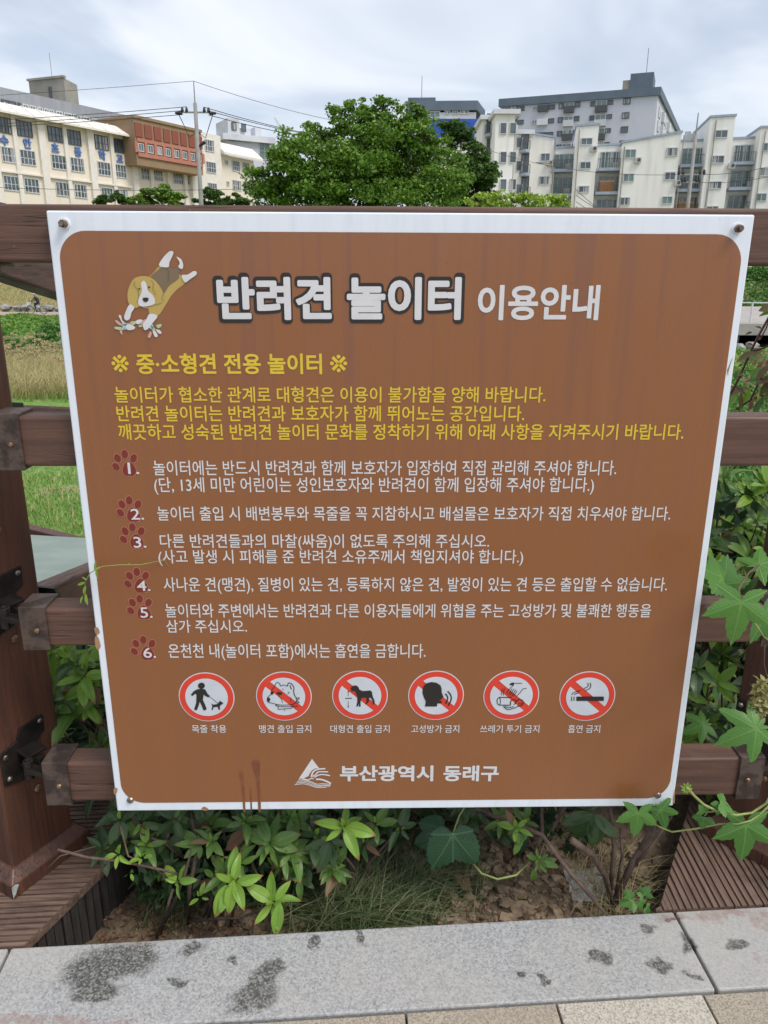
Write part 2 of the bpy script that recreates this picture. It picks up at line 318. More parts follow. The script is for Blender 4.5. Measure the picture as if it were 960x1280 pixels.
M['fol_herb'] = m_fol('herb_foliage', (.06, .15, .03), (.10, .24, .045), (.16, .32, .07))
M['fol_shade'] = m_fol('shrub_inner_foliage', (.02, .05, .018), (.035, .08, .025), (.05, .10, .03), .15)  # leaf colours darkened to stand for shade inside the shrubs
M['grass_green'] = m_fol('lawn_grass', (.09, .21, .025), (.15, .30, .04), (.24, .36, .09))
M['grass_dry'] = m_fol('dry_grass', (.50, .40, .19), (.58, .48, .27), (.30, .33, .10), .25, .8)
M['grass_tuft'] = m_fol('matted_grass', (.03, .07, .018), (.06, .11, .03), (.30, .29, .16), .15, .7)
M['plume'] = m_fol('seed_plume', (.56, .45, .26), (.60, .50, .32), (.46, .40, .20), .3, .9)
M['bark'] = simple('bark', (.08, .055, .04), (.035, .026, .02), 3, .9, .6, 8, stretch=(3, 3, .6))
M['twig'] = simple('shrub_twig', (.15, .10, .075), (.07, .045, .035), 30, .8, .4, 60)
M['vine'] = simple('vine_stem', (.28, .33, .10), (.20, .25, .07), 30, .5)
M['vinebrown'] = simple('woody_vine_stem', (.16, .09, .06), (.10, .06, .04), 30, .6)
M['redstem'] = simple('red_stem', (.14, .04, .035), (.10, .04, .03), 30, .5)
b = NB('clear_plastic_film'); p = b.n('ShaderNodeBsdfPrincipled'); p.inputs['Base Color'].default_value = (.9, .92, .92, 1); p.inputs['Roughness'].default_value = .08; p.inputs['Alpha'].default_value = .22; p.inputs['Specular IOR Level'].default_value = 1
b.L.new(p.outputs[0], b.out.inputs[0]); M['film'] = b.m

# ================================================================== SETTING
# terrain: one sheet to the horizon
def gz(x, y):
    if y < 3.5: return -.14-.46*max(0, (y-2.2)/1.3)
    if y < 6.2: return -.60-.35*(y-3.5)/2.7
    if y < 17: t = (y-6.2)/10.8; return -.95-.95*t
    if y < 72.5: return -1.9
    if y < 86: t = (y-72.5)/13.5; return -1.9+3.8*(t*t*(3-2*t))
    return 1.9
xs = [-4000, -1500, -600, -300, -160]+list(np.linspace(-90, 90, 61))+[160, 300, 600, 1500, 4000]
ys = [-300, -40, -10, -2, 1.0, 1.42, 1.8, 2.2, 2.8, 3.5, 4.2, 5, 5.6, 6.2]+list(np.arange(7, 18, .8))+list(np.arange(18, 72, 3))+[72.5, 74, 75.5, 77, 79, 81, 83, 84.5, 86, 95, 130, 200, 400, 900, 2000, 5000]
V = []; 
for y in ys:
    for x in xs:
        z = gz(x, y)
        if y < 1.43: z = -.30
        elif 1.8 < y < 6: z += -.04
        elif 6 < y < 70 and abs(x) < 100: z += rnd.uniform(-.05, .05)
        elif 74 < y < 84: z += rnd.uniform(-.12, .12)
        V.append((x, y, z))
nx = len(xs); Q = np.array([[j*nx+i, j*nx+i+1, (j+1)*nx+i+1, (j+1)*nx+i] for j in range(len(ys)-1) for i in range(nx-1)])
tagp(npmesh('ground', np.array(V), Q, M['ground'], smooth=True), kind='structure')
tagp(MB().add([(-120, 65.2, -1.86), (120, 65.2, -1.86), (120, 71.5, -1.86), (-120, 71.5, -1.86)], [[0, 1, 2, 3]]).build('path', M['path']), kind='structure')
# ramp path beyond the fence
rp = MB().add([(-7, 3.3, .02), (-.2, 3.3, -.36), (-.2, 5.66, -.74), (-7, 5.66, -.36)], [[0, 1, 2, 3]])
rp.add([(-7, 3.3, -.95), (-.2, 3.3, -.95)], []); rp.f += [[0, 4, 5, 1]]
tagp(rp.build('ramp_path', M['ramp']), kind='structure')

# granite kerb and pavers ------------------------------------------------
KD = Vector((1, .0725, 0)).normalized(); KN = Vector((-KD.y, KD.x, 0)); K0 = Vector((0, 1.121, 0))   # front edge line
kj = [-2.32, -.775, .672, 2.12]
kerb = thing('kerb', (0, 1.2, -.2), 'speckled grey granite kerb with dark stains in front of the planting bed', 'kerb')
for i in range(3):
    a0, a1 = kj[i]+.003, kj[i+1]-.003; c = K0+KD*((a0+a1)/2)+KN*.0985+Vector((0, 0, -.11))
    MB().obox(c, KD*((a1-a0)/2), KN*.0985, (0, 0, .11)).build('kerb_stone', M['granite'], kerb, bevel=.004)
pav = thing('pavement', (0, .6, -.1), 'beige exposed aggregate paving slabs in front of the kerb', 'pavement'); pav.ob['kind'] = 'structure'; del pav.ob['category']
MB().add([tuple(K0+KD*-3+KN*-.002+Vector((0, 0, -.03))), tuple(K0+KD*3+KN*-.002+Vector((0, 0, -.03))), (3, -1.2, -.03), (-3, -1.2, -.03)], [[3, 2, 1, 0]]).build('joint_sand', M['sand'], pav)
for r in range(6):
    for i in range(-7, 8):
        if r > 3 and abs(i) > 4: continue
        a0 = .046+.297*i+(.1485 if r % 2 else 0); y0 = -.004-.297*(r+1); c = K0+KD*(a0+.1485)+KN*(y0+.1485)+Vector((0, 0, -.035))
        o = MB().obox(c, KD*.1463, KN*.1463, (0, 0, .033+rnd.uniform(-.0012, .0004))).build('paving_slab', M['paver2'] if i == 1 and r == 0 else M['paver'], pav, bevel=.002)
tagp(MB().add([(-40, -60, -.034), (40, -60, -.034), (40, -1.19, -.034), (-40, -1.19, -.034)], [[0, 1, 2, 3]]).build('plaza_paving', M['paver'], None), kind='structure')
# soil bed ---------------------------------------------------------------
gx = np.linspace(-.95, 1.05, 121); gy = np.linspace(1.28, 2.3, 70); V = []
from mathutils import noise as mn
def soilz(x, y):
    z = -.105+.03*mn.noise(Vector((x*3, y*3, 0)))+.028*abs(mn.noise(Vector((x*11, y*11, 3))))+.012*mn.noise(Vector((x*40, y*40, 5)))
    t = max(0, min(1, (-.28-x)/.28)); z -= .07*t*t*(3-2*t)
    return z+.05*max(0, min(1, (y-1.5)/.5))
for y in gy:
    for x in gx: V.append((x, y, soilz(x, y)))
n_ = len(gx); Q = np.array([[j*n_+i, j*n_+i+1, (j+1)*n_+i+1, (j+1)*n_+i] for j in range(len(gy)-1) for i in range(n_-1)])
tagp(npmesh('soil_bed', np.array(V), Q, M['soil'], org=(0, 1.6, -.1), smooth=True), kind='structure')
cl = MB()
for i in range(1500):
    x = rnd.gauss(.25, .25) if i % 3 else rnd.uniform(-.6, .75); y = rnd.uniform(1.34, 1.72)
    if x > .6+(y-1.36)*.5 or x < -.6: continue
    r = rnd.choice([.003, .004, .004, .005, .006, .008, .012, .017])*rnd.uniform(.7, 1.2)
    cl.blob((x, y, soilz(x, y)+r*.35), (r*rnd.uniform(.8, 1.3), r, r*rnd.uniform(.6, .9)), 7, 5, .75)
tagp(cl.build('soil_clods', M['clod'], smooth=False), 'loose crumbs and clods of dry soil in the bed', None, None, 'stuff')

# decks ------------------------------------------------------------------
def groove_board(p0, d, n, L_, W, th=.024, k=9, cut=None):
    """board from p0 along d (length L_), width W along n, grooved top; cut = list of (offset along n, start, end)"""
    mb = MB(); prof = []; pitch = W/k
    for i in range(k):
        a0 = i*pitch; prof += [(a0+.0, 0.), (a0+pitch*.66, 0.), (a0+pitch*.70, -.005), (a0+pitch*.96, -.005)]
    prof = prof[:-2]+[(W, 0.)]; prof[-2] = (W-pitch*.36, 0.)
    m = len(prof); vs = []
    for end in (0, 1):
        for (a_, z_) in prof:
            s0, s1 = (0, L_) if cut is None else cut(a_)
            vs.append(p0+n*a_+d*(s1 if end else s0)+Vector((0, 0, z_)))
        for a_ in (W, 0):
            s0, s1 = (0, L_) if cut is None else cut(a_)
            vs.append(p0+n*a_+d*(s1 if end else s0)+Vector((0, 0, -th)))
    t = m+2; fs = [[i, (i+1) % t, t+(i+1) % t, t+i] for i in range(t)]+[list(range(t))[::-1], list(range(t, 2*t))]
    mb.add(vs, fs); return mb
X, Y, Z = Vector((1, 0, 0)), Vector((0, 1, 0)), Vector((0, 0, 1))
ld = thing('timber_deck', (-1.2, 1.8, -.1), 'grooved timber deck under the large left fence post', 'deck')
def ledge(y): return -.766+(y-1.257)*.40
for i in range(12):
    y0 = 1.318+.0745*-2.2+.006+i*.1445; xoff = -2.2; dd = Vector((1, .0745, 0)).normalized()
    def cut(a_, y0=y0): xe = (-.766+(y0+a_+.1639-1.257)*.4)/(1-.0298); return 0, (xe-xoff)/dd.x
    groove_board(Vector((xoff, y0, 0)), dd, Y, 2, .14, cut=cut).build('deck_board', M['deck'], ld)
MB().box(-2.15, -.85, 1.3, 2.8, -.12, -.03).build('joist', M['clump_dark'], ld)
nc = 22; e0 = Vector((-.772, 1.262, 0)); e1 = Vector((ledge(2.6)-.006, 2.6, 0)); ed = (e1-e0).normalized(); en = Vector((ed.y, -ed.x, 0)); Lc = (e1-e0).length
npl = 12
for i in range(npl):
    s0, s1 = Lc*i/npl+.0012, Lc*(i+1)/npl-.0012; mb = MB(); q = (s1-s0)/5
    for k in range(5):
        dz = rnd.uniform(0, .002); mb.obox(e0+ed*(s0+q*(k+.5))+en*(-.010+dz)+Vector((0, 0, -.165)), ed*(q*.5-.0016), en*.009, (0, 0, .135))
    mb.obox(e0+ed*((s0+s1)/2)+en*(-.016)+Vector((0, 0, -.165)), ed*((s1-s0)/2), en*.006, (0, 0, .134))
    mb.build('side_plank', M['clad'], ld)
rd = thing('timber_deck', (1.1, 1.7, -.1), 'grooved timber deck with a slanted cut edge under the right fence post', 'deck')
def rcut(x): return max(0., ((x-.585)/.57)) # distance past Y0 where slanted edge lies
for (x0, W) in [(.617, .037), (.656, .141), (.801, .064), (.869, .141), (1.014, .141), (1.16, .141)]:
    def cut(a_, x0=x0): 
        ymin = 1.318+.0745*(x0+a_)+.004
        ymax = 1.364+(x0+a_-.62)*1.75
        return (ymin-1.3, max(min(ymax, 2.6), ymin+.004)-1.3)
    groove_board(Vector((x0, 1.3, .001)), Y, X, 2, W, k=max(2, round(W/.0155)), cut=cut).build('deck_board', M['deckv'], rd)
MB().prism([(.66, 1.41, -.03), (1.3, 1.45, -.03), (1.3, 2.2, -.03), (1.05, 2.05, -.03)], (0, 0, -.1)).build('joist', M['clump_dark'], rd)

# ================================================================== SIGN
YAW = .0203693; U = Vector((math.cos(YAW), math.sin(YAW), 0)); NV = Vector((-U.y, U.x, 0)); SC = Vector((.030899, 1.372284, H-.495243))   # NV points away from the camera
def suv(px, py, off=0.):
    p = onp(px, py, SC+NV*off, NV); return ((p-SC).dot(U), p.z-SC.z)
def sp3(u, v, lift=0.): return SC+U*u+Z*v-NV*lift
def plain(name, c, rough=.5, nz=.06, **k): return simple(name, c, tuple(x*(1-nz) for x in c), 30, rough, **k)
def m_print():
    b = NB('brown_printed_film'); st = b.noise(1, 4, .6, b.coord(scale=(22, 22, 1.1))); fine = b.noise(300, 2, .5); sp = b.n('ShaderNodeSeparateXYZ'); tcn = b.n('ShaderNodeTexCoord'); b.L.new(tcn.outputs['Object'], sp.inputs[0])
    col = b.mix(b.ramp(st, .35, .75, 0, .30), (.272, .106, .038), (.224, .092, .043)); 
    top = b.math('MULTIPLY', b.ramp(sp.outputs[2], .55, 1.0, 0, 1), b.ramp(b.noise(1, 3, .5, b.coord(scale=(60, 60, 1.6))), .48, .70, 0, .5)); col = b.mix(top, col, (.20, .085, .060)); pink_blotch = b.math('MULTIPLY', b.ramp(b.noise(1, 4, .6, b.coord(scale=(9, 9, 2))), .55, .8, 0, .35), b.ramp(sp.outputs[2], .3, 1.1)); col = b.mix(pink_blotch, col, (.31, .15, .10))  # paler pinkish blotches, stronger towards the top
    col = b.mix(b.ramp(fine, .3, .7, 0, .12), col, (.22, .085, .04)); col = b.mix(b.ramp(b.vor(21), .02, .035, .55, 0), col, (.10, .045, .03))
    return b.fin(col, b.ramp(st, .3, .7, .22, .34), b.bump(b.noise(2.2, 2, .5), .05, .03), spec=.5, coat=.2)
M['print'] = m_print()
def m_frame():
    b = NB('white_enamel'); col = b.mix(b.ramp(b.noise(1, 5, .65, b.coord(scale=(40, 40, 5))), .4, .75, 0, .5), (.76, .82, .90), (.64, .68, .73)); col = b.mix(b.ramp(b.vor(26), .02, .04, .6, 0), col, (.2, .17, .15))
    col = b.mix(b.ramp(b.noise(9, 6, .7), .70, .74, 0, .5), col, (.42, .30, .20)); return b.fin(col, .38, b.bump(b.noise(2.5, 2), .05, .02))
M['frame'] = m_frame()
M['yellow'] = plain('yellow_print', (.72, .52, .04), .4); M['white'] = plain('white_print', (.68, .68, .70), .4); M['black'] = plain('black_print', (.02, .017, .017), .4)
M['red'] = plain('red_print', (.70, .055, .03), .4); M['disc'] = plain('pale_grey_print', (.60, .64, .70), .4); M['paw'] = plain('dark_red_print', (.20, .028, .02), .4); M['pawrim'] = plain('pink_print', (.42, .17, .11), .4)
M['dog_tan'] = plain('tan_print', (.50, .36, .10), .4); M['dog_grey'] = plain('taupe_print', (.20, .14, .085), .4); M['rust'] = simple('rust_stain', (.17, .055, .022), (.24, .09, .035), 40, .6, lo=.3, hi=.7); M['rustpale'] = simple('pale_rust', (.42, .24, .13), (.30, .15, .08), 90, .7)
M['pastel_green'] = plain('pastel_green_print', (.42, .56, .33), .4); M['pastel_pink'] = plain('pastel_pink_print', (.60, .36, .32), .4); M['pastel_blue'] = plain('pastel_blue_print', (.38, .58, .64), .4)
M['line'] = plain('dark_line_print', (.12, .09, .05), .4)
sign = thing('information_sign', sp3(0, -.6), 'large brown notice board with white frame, Korean rules and six round symbols', 'sign')
MB().obox(SC+NV*.010, U*.598, NV*.010, Z*.598).build('panel', M['frame'], sign, bevel=.003, seg=3)
def rrect(u0, u1, v0, v1, r, n=12):
    pts = []
    for (cx_, cy_, a0) in ((u1-r, v1-r, 0), (u0+r, v1-r, 90), (u0+r, v0+r, 180), (u1-r, v0+r, 270)):
        for k in range(n+1): t = math.radians(a0+90*k/n); pts.append((cx_+r*math.cos(t), cy_+r*math.sin(t)))
    return pts
def flat(name, polys, mat, parent, lift, label=None, split=False):
    if split:
        for pl in polys: o = flat(name, [pl], mat, parent, lift, label)
        return o
    mb = MB()
    for pl in polys:
        A = sum(pl[i][0]*pl[(i+1) % len(pl)][1]-pl[(i+1) % len(pl)][0]*pl[i][1] for i in range(len(pl)))
        if A < 0: pl = pl[::-1]
        mb.add([sp3(u, v, lift) for u, v in pl], [list(range(len(pl)))])
    o = mb.build(name, mat, parent)
    if label: o.ob['label'] = label
    return o
pr = flat('print_film', [rrect(-.5835, .5845, -.577, .5665, .048)], M['print'], sign, .0006)
TCU = bpy.data.curves.new('t', 'FONT'); TOB = bpy.data.objects.new('t', TCU)
TSC = bpy.data.scenes.new('t'); TSC.collection.objects.link(TOB)
def glyphs(s_, off, res):
    TCU.body = s_; TCU.resolution_u = res; TCU.offset = off
    me = TOB.to_mesh(); n = len(me.vertices); co = np.zeros(n*3); me.vertices.foreach_get('co', co)
    fs = [list(p_.vertices) for p_ in me.polygons]; TOB.to_mesh_clear(); return co.reshape(-1, 3), fs
def put_text(s, bold, mat, xl, xr, yt, yb, lift=.0012, parent=None, name='lettering', label=None, res=3, ref=(-.079, .827)):
    parent = parent or sign; co, fs = glyphs(s, min(bold, .012), res)
    ym = (yt+yb)/2; u0, va = suv(xl, ym); u1, vb = suv(xr, ym); v1 = suv((xl+xr)/2, yt)[1]; v0 = suv((xl+xr)/2, yb)[1]
    rad = max(0, bold-.012); x0, x1 = co[:, 0].min()-rad, co[:, 0].max()+rad
    sc_ = (u1-u0)/(x1-x0); mb = MB(); nc_ = 1 if rad == 0 else (8 if rad < .04 else 16)
    for k in range(nc_):
        dx, dy = (rad*math.cos(6.2832*k/nc_), rad*math.sin(6.2832*k/nc_)) if rad else (0, 0); vs = []
        for x, y, z in co:
            t = (x-x0)/(x1-x0); vs.append(sp3(u0+(x+dx-x0)*sc_, v0+(y+dy-ref[0])/(ref[1]-ref[0])*(v1-v0)+(vb-va)*(t-.5), lift+k*.00002))
        mb.add(vs, fs)
    o = mb.build(name, mat, parent)
    if label: o.ob['label'] = label
    return o
BO = .018
put_text('반려견 놀이터', .085, M['black'], 267, 580.5, 343, 402.5, .0012, label='black outline of the heading', res=4, ref=(-.125, .875))
put_text('반려견 놀이터', .038, M['white'], 271.5, 576.5, 347, 399, .0018, label='big white heading', res=4, ref=(-.10, .85))
put_text('이용안내', .028, M['white'], 597, 749, 357.5, 399, .0012, label='white second half of the heading', res=4)
put_text('중·소형견 전용 놀이터', .026, M['yellow'], 170.5, 402.5, 442.5, 467, .0012)
for xa, xb in ((139.6, 161), (412.5, 434)): put_text('※', .004, M['yellow'], xa, xb, 443.5, 465, .0012, ref=(.067, .603))
for (s, xl, xr, yt, yb, mt, bo) in [
    ('놀이터가 협소한 관계로 대형견은 이용이 불가함을 양해 바랍니다.', 143.5, 682, 483.5, 503, 'yellow', .012),
    ('반려견 놀이터는 반려견과 보호자가 함께 뛰어노는 공간입니다.', 146, 655.5, 507, 526.5, 'yellow', .012),
    ('깨끗하고 성숙된 반려견 놀이터 문화를 정착하기 위해 아래 사항을 지켜주시기 바랍니다.', 148, 854.5, 530, 549.5, 'yellow', .012),
    ('놀이터에는 반드시 반려견과 함께 보호자가 입장하여 직접 관리해 주셔야 합니다.', 191.7, 770.5, 575.5, 594, 'white', .007),
    ('(단, 13세 미만 어린이는 성인보호자와 반려견이 함께 입장해 주셔야 합니다.)', 192.8, 742.4, 596.5, 615, 'white', .007),
    ('놀이터 출입 시 배변봉투와 목줄을 꼭 지참하시고 배설물은 보호자가 직접 치우셔야 합니다.', 196.7, 838, 633, 650.5, 'white', .007),
    ('다른 반려견들과의 마찰(싸움)이 없도록 주의해 주십시오.', 200, 611.5, 667.5, 684.5, 'white', .007),
    ('(사고 발생 시 피해를 준 반려견 소유주께서 책임지셔야 합니다.)', 198, 654, 687, 704, 'white', .007),
    ('사나운 견(맹견), 질병이 있는 견, 등록하지 않은 견, 발정이 있는 견 등은 출입할 수 없습니다.', 204.5, 834, 721.5, 739, 'white', .007),
    ('놀이터와 주변에서는 반려견과 다른 이용자들에게 위협을 주는 고성방가 및 불쾌한 행동을', 206.7, 813.6, 754.5, 771.5, 'white', .007),
    ('삼가 주십시오.', 208, 308.7, 774.5, 790.5, 'white', .007),
    ('온천천 내(놀이터 포함)에서는 흡연을 금합니다.', 210.5, 532, 804.5, 822, 'white', .007)]:
    put_text(s, bo, M[mt], xl, xr, yt, yb)
def ell(cu_, cv_, ru, rv, n=28, a0=0, rot=0):
    c_, s_ = math.cos(rot), math.sin(rot); r = []
    for k in range(n):
        t = 2*math.pi*k/n+a0; x, y = ru*math.cos(t), rv*math.sin(t); r.append((cu_+x*c_-y*s_, cv_+x*s_+y*c_))
    return r
def smoothp(pts, k=4):
    out = []; n = len(pts)
    for i in range(n):
        p0, p1, p2, p3 = [np.array(pts[(i+j-1) % n], float) for j in range(4)]
        for q in range(k):
            t = q/k; out.append(tuple(.5*((2*p1)+(-p0+p2)*t+(2*p0-5*p1+4*p2-p3)*t*t+(-p0+3*p1-3*p2+p3)*t**3)))
    return out
def curve_o(pts, k=5):
    P = [pts[0]]+list(pts)+[pts[-1]]; out = []
    for i in range(len(pts)-1):
        p0, p1, p2, p3 = [np.array(P[i+j], float) for j in range(4)]
        for q in range(k):
            t = q/k; out.append(tuple(.5*((2*p1)+(-p0+p2)*t+(2*p0-5*p1+4*p2-p3)*t*t+(-p0+3*p1-3*p2+p3)*t**3)))
    out.append(tuple(pts[-1])); return out
def stroke(pts, w_, sm=True):
    """polyline in sign coordinates to a list of quads"""
    if sm and len(pts) > 2: pts = curve_o(pts)
    L_, R_ = [], []
    for i, p in enumerate(pts):
        a_ = np.array(pts[max(i-1, 0)]); b_ = np.array(pts[min(i+1, len(pts)-1)]); d = b_-a_; d = d/max(1e-9, np.hypot(*d)); n = np.array([-d[1], d[0]])*w_/2
        L_.append(tuple(np.array(p)+n)); R_.append(tuple(np.array(p)-n))
    return [[L_[i], L_[i+1], R_[i+1], R_[i]] for i in range(len(pts)-1)]
# numbers and paws
for (s, cx_, cy_, xl, xr, yt, yb) in [('1.', 157.5, 580.5, 160, 174, 577, 592), ('2.', 163, 638, 163.8, 180, 635, 649), ('3.', 167, 671.5, 167.2, 183, 670, 684), ('4.', 172.5, 727, 171.5, 188, 725, 738), ('5.', 176, 760.5, 175.6, 190.6, 758, 771.5), ('6.', 180.5, 811.5, 179.3, 195, 808.5, 821.5)]:
    k = 1.; c_u, c_v = suv(cx_, cy_); m = suv(cx_+10, cy_)[0]-c_u; m /= 10   # metres per pixel
    def paw_shapes(g):
        q = [smoothp([(c_u+m*(x*1.0), c_v-m*y*1.1) for x, y in [(3.5-g*.0, -4-g), (9+g, 0), (12+g, 7), (9+g*.7, 12.5+g), (3.5, 13+g), (-2-g*.7, 12.5+g), (-4.5-g, 7), (-2-g, 0)]])]
        for x, y, rx, ry, ro in [(-12.5, 2.5, 4, 4.8, .6), (-9.5, -7.5, 4, 5, .35), (0, -12.2, 4, 5, .0), (10.5, -7.5, 4, 5, -.4)]:
            q.append(ell(c_u+m*x, c_v-m*y*1.1, m*(rx+g), m*(ry+g)*1.1, 16, 0, ro))
        return q
    p_ = flat('paw_print', paw_shapes(1.1), M['pawrim'], sign, .0010); flat('paw_pad', paw_shapes(0), M['paw'], p_, .0014)
    put_text(s, .008, M['white'], xl, xr, yt, yb, .0018, p_, ref=(0, .73))
# pictograms
def zc(ox, oy, sc_): return lambda pts: [suv(ox+x/sc_, oy+y/sc_) for x, y in pts]
def picto(px, py, caption, cx0, cx1, draw, bar=True, offx=0, over=False):
    c_u, c_v = suv(px, py); R_ = (suv(px+34.8, py)[0]-suv(px-34.8, py)[0])/2
    base = flat('pictogram', [ell(c_u, c_v, R_, R_, 56)], M['white'], sign, .0012); flat('red_ring', [ell(c_u, c_v, R_*.965, R_*.965, 56)], M['red'], base, .0018)
    ri = R_*.765
    if bar:
        a_ = math.radians(-42); w2 = .13*R_; polys = []
        for sgn in (1, -1):
            t0 = math.asin(w2/ri); pts = [(ri*math.cos(t0+(math.pi-2*t0)*k/24), ri*math.sin(t0+(math.pi-2*t0)*k/24)*1) for k in range(25)]
            polys.append([(c_u+(x*math.cos(a_)-sgn*y*math.sin(a_)), c_v+(x*math.sin(a_)+sgn*y*math.cos(a_))) for x, y in pts])
        flat('pale_field', polys, M['disc'], base, .0024)
    else: flat('pale_field', [ell(c_u, c_v, ri, ri, 48)], M['disc'], base, .0024)
    z_ = zc(offx, 830, 5.0526); fills, strokes = draw; polys = []
    for f_ in fills: polys.append(smoothp(z_(f_[1:]), 3) if f_[0] == 's' else z_(f_[1:]))
    for wpx, ln in strokes: polys += stroke(z_(ln), wpx*R_/175)
    flat('symbol', polys, M['black'], base, .0032)
    put_text(caption, .006, M['white'], cx0, cx1, 905.8, 915.6, .0012, base)
def circ(x, y, r, n=14): return ['p']+[(x+r*math.cos(6.2832*k/n), y+r*math.sin(6.2832*k/n)*.88) for k in range(n)]
picto(258.5, 871, '목줄 착용', 240, 283, ([circ(188, 132, 22), ['p', (160, 155), (190, 150), (212, 156), (226, 182), (240, 196), (233, 207), (206, 192), (202, 186), (197, 222), (208, 245), (221, 278), (210, 289), (200, 284), (186, 250), (176, 232), (172, 255), (159, 286), (145, 286), (143, 278), (155, 240), (157, 190), (150, 182), (131, 197), (121, 190), (138, 168)],
    ['p', (248, 243), (262, 252), (288, 248), (298, 236), (306, 226), (311, 234), (325, 240), (322, 248), (308, 254), (304, 266), (305, 283), (296, 283), (292, 266), (276, 266), (262, 270), (261, 284), (252, 284), (257, 258)]], [(3, [(238, 200), (292, 243)])]), False, 215)
picto(355, 870, '맹견 출입 금지', 324, 389, ([['s', (660, 178), (672, 172), (698, 178), (690, 190), (670, 188)], ['s', (625, 172), (640, 168), (642, 184), (628, 188)], ['s', (604, 210), (616, 208), (622, 220), (612, 236), (603, 226)]],
    [(4, [(630, 160), (648, 138), (662, 112), (680, 118), (686, 135)]), (4, [(686, 135), (708, 128), (730, 136)]), (5, [(730, 136), (738, 114), (760, 124), (772, 148), (768, 165)]), (5, [(768, 165), (776, 195), (790, 215), (780, 240), (758, 252)]), (4, [(630, 160), (628, 185), (606, 206), (606, 232), (632, 242), (690, 254), (758, 252)]),
     (3, [(700, 150), (704, 160)]), (3, [(735, 170), (742, 178), (730, 182)]), (3, [(672, 198), (690, 215), (700, 240)]), (3, [(752, 205), (750, 235)]), (4, [(655, 256), (700, 264), (795, 262)]), (4, [(675, 264), (672, 280), (712, 278), (755, 274), (760, 262)]), (3, [(712, 278), (712, 290)]), (4, [(780, 215), (806, 208), (792, 228), (806, 238), (786, 240)]), (6, [(655, 252), (668, 262)]), (5, [(745, 128), (756, 155)])]), True, 215)
picto(450, 869, '대형견 출입 금지', 413, 487, ([['p', (194, 152), (200, 140), (214, 131), (230, 131), (243, 142), (250, 158), (270, 166), (300, 164), (318, 162), (328, 172), (333, 200), (345, 228), (345, 248), (336, 249), (334, 232), (322, 210), (311, 207), (307, 236), (294, 248), (288, 246), (296, 228), (292, 206), (262, 209), (256, 235), (257, 263), (246, 264), (245, 240), (240, 262), (229, 263), (236, 235), (236, 200), (228, 178), (222, 166), (202, 166)]],
    [(2.5, [(179, 168), (179, 196)]), (2.5, [(179, 228), (179, 266)]), (2.5, [(174, 172), (179, 166), (184, 172)]), (2.5, [(174, 262), (179, 268), (184, 262)]), (5, [(160, 212), (202, 211)])]), True, 400)
picto(545, 869, '고성방가 금지', 514, 574, ([['p', (648, 155), (656, 132), (676, 115), (705, 109), (738, 115), (760, 130), (767, 150), (768, 175), (780, 204), (768, 209), (770, 218), (744, 221), (770, 233), (766, 244), (740, 244), (738, 263), (662, 263), (668, 232), (655, 205), (647, 180)]],
    [(8, [(790, 183), (803, 198), (805, 218), (793, 246)]), (8, [(806, 167), (825, 193), (827, 222), (810, 258)])]), True, 400)
picto(639, 869, '쓰레기 투기 금지', 600, 674, ([['s', (238, 120), (262, 112), (262, 128), (240, 128)]],
    [(4, [(245, 116), (280, 117), (314, 117)]), (5, [(242, 126), (262, 128)]), (4, [(262, 128), (238, 150), (222, 172), (220, 184)]), (4, [(252, 150), (230, 190)]), (4, [(264, 152), (240, 194)]), (4, [(275, 156), (252, 198)]), (4, [(284, 164), (262, 200)]), (4, [(343, 149), (322, 152), (300, 178), (275, 202)]), (3.5, [(196, 150), (185, 168), (184, 192)]), (3.5, [(208, 150), (198, 170), (197, 194)]),
     (6, [(170, 206), (240, 206)]), (6, [(170, 254), (238, 256)]), (5, [(170, 206), (160, 216), (157, 230), (161, 246), (170, 254)]), (4, [(170, 206), (177, 218), (178, 240), (170, 254)]), (6, [(240, 206), (250, 206)]), (6, [(242, 256), (243, 232), (256, 220), (275, 224), (276, 242), (262, 250)]), (6, [(280, 232), (296, 218), (318, 226), (322, 246), (304, 260), (286, 258)]), (4, [(292, 238), (302, 248), (314, 240)]), (5, [(196, 262), (222, 282), (256, 276), (290, 262)]), (5, [(204, 262), (228, 270), (262, 264)])]), True, 590)
picto(734, 870, '흡연 금지', 710, 750, ([['p', (657, 201), (830, 201), (830, 228), (657, 228)]],
    [(5, [(627, 201), (627, 228)]), (5, [(642, 201), (642, 228)]), (5, [(628, 190), (638, 178), (664, 167), (684, 162)]), (5, [(644, 190), (655, 182), (674, 176)]), (5, [(704, 150), (726, 140), (732, 128), (728, 115)]), (5, [(712, 162), (738, 152), (748, 134), (744, 114)])]), True, 590)
# emblem and name of the district
ze = zc(360, 930, 3.4286)
em = flat('emblem', [ze([(103, 62), (134, 103), (118, 103), (104, 110), (93, 125), (88, 136), (70, 144), (46, 148)])], M['white'], sign, .0012)
pl_ = []; mm = suv(461, 960)[0]-suv(460, 960)[0]; mm /= 3.4286
for ln, w_ in [([(100, 138), (108, 118), (126, 107), (160, 104)], 7), ([(98, 140), (118, 130), (128, 119), (145, 117), (172, 118)], 6), ([(112, 142), (130, 132), (150, 129), (180, 134)], 6), ([(60, 145), (85, 152), (100, 146), (110, 148)], 5),
               ([(44, 152), (70, 152), (100, 160), (125, 170), (150, 168), (184, 172)], 3.4), ([(39, 159), (70, 157), (100, 165), (125, 175), (155, 174), (182, 176)], 3.4), ([(34, 166), (68, 163), (98, 171), (125, 180), (160, 178), (180, 180)], 3.4), ([(28, 173), (64, 169), (96, 176), (125, 185), (165, 184)], 3.4), ([(120, 150), (140, 150), (165, 158), (184, 168)], 8)]:
    pl_ += stroke(ze(ln), w_*mm)
flat('emblem_wave', pl_, M['white'], em, .0013)
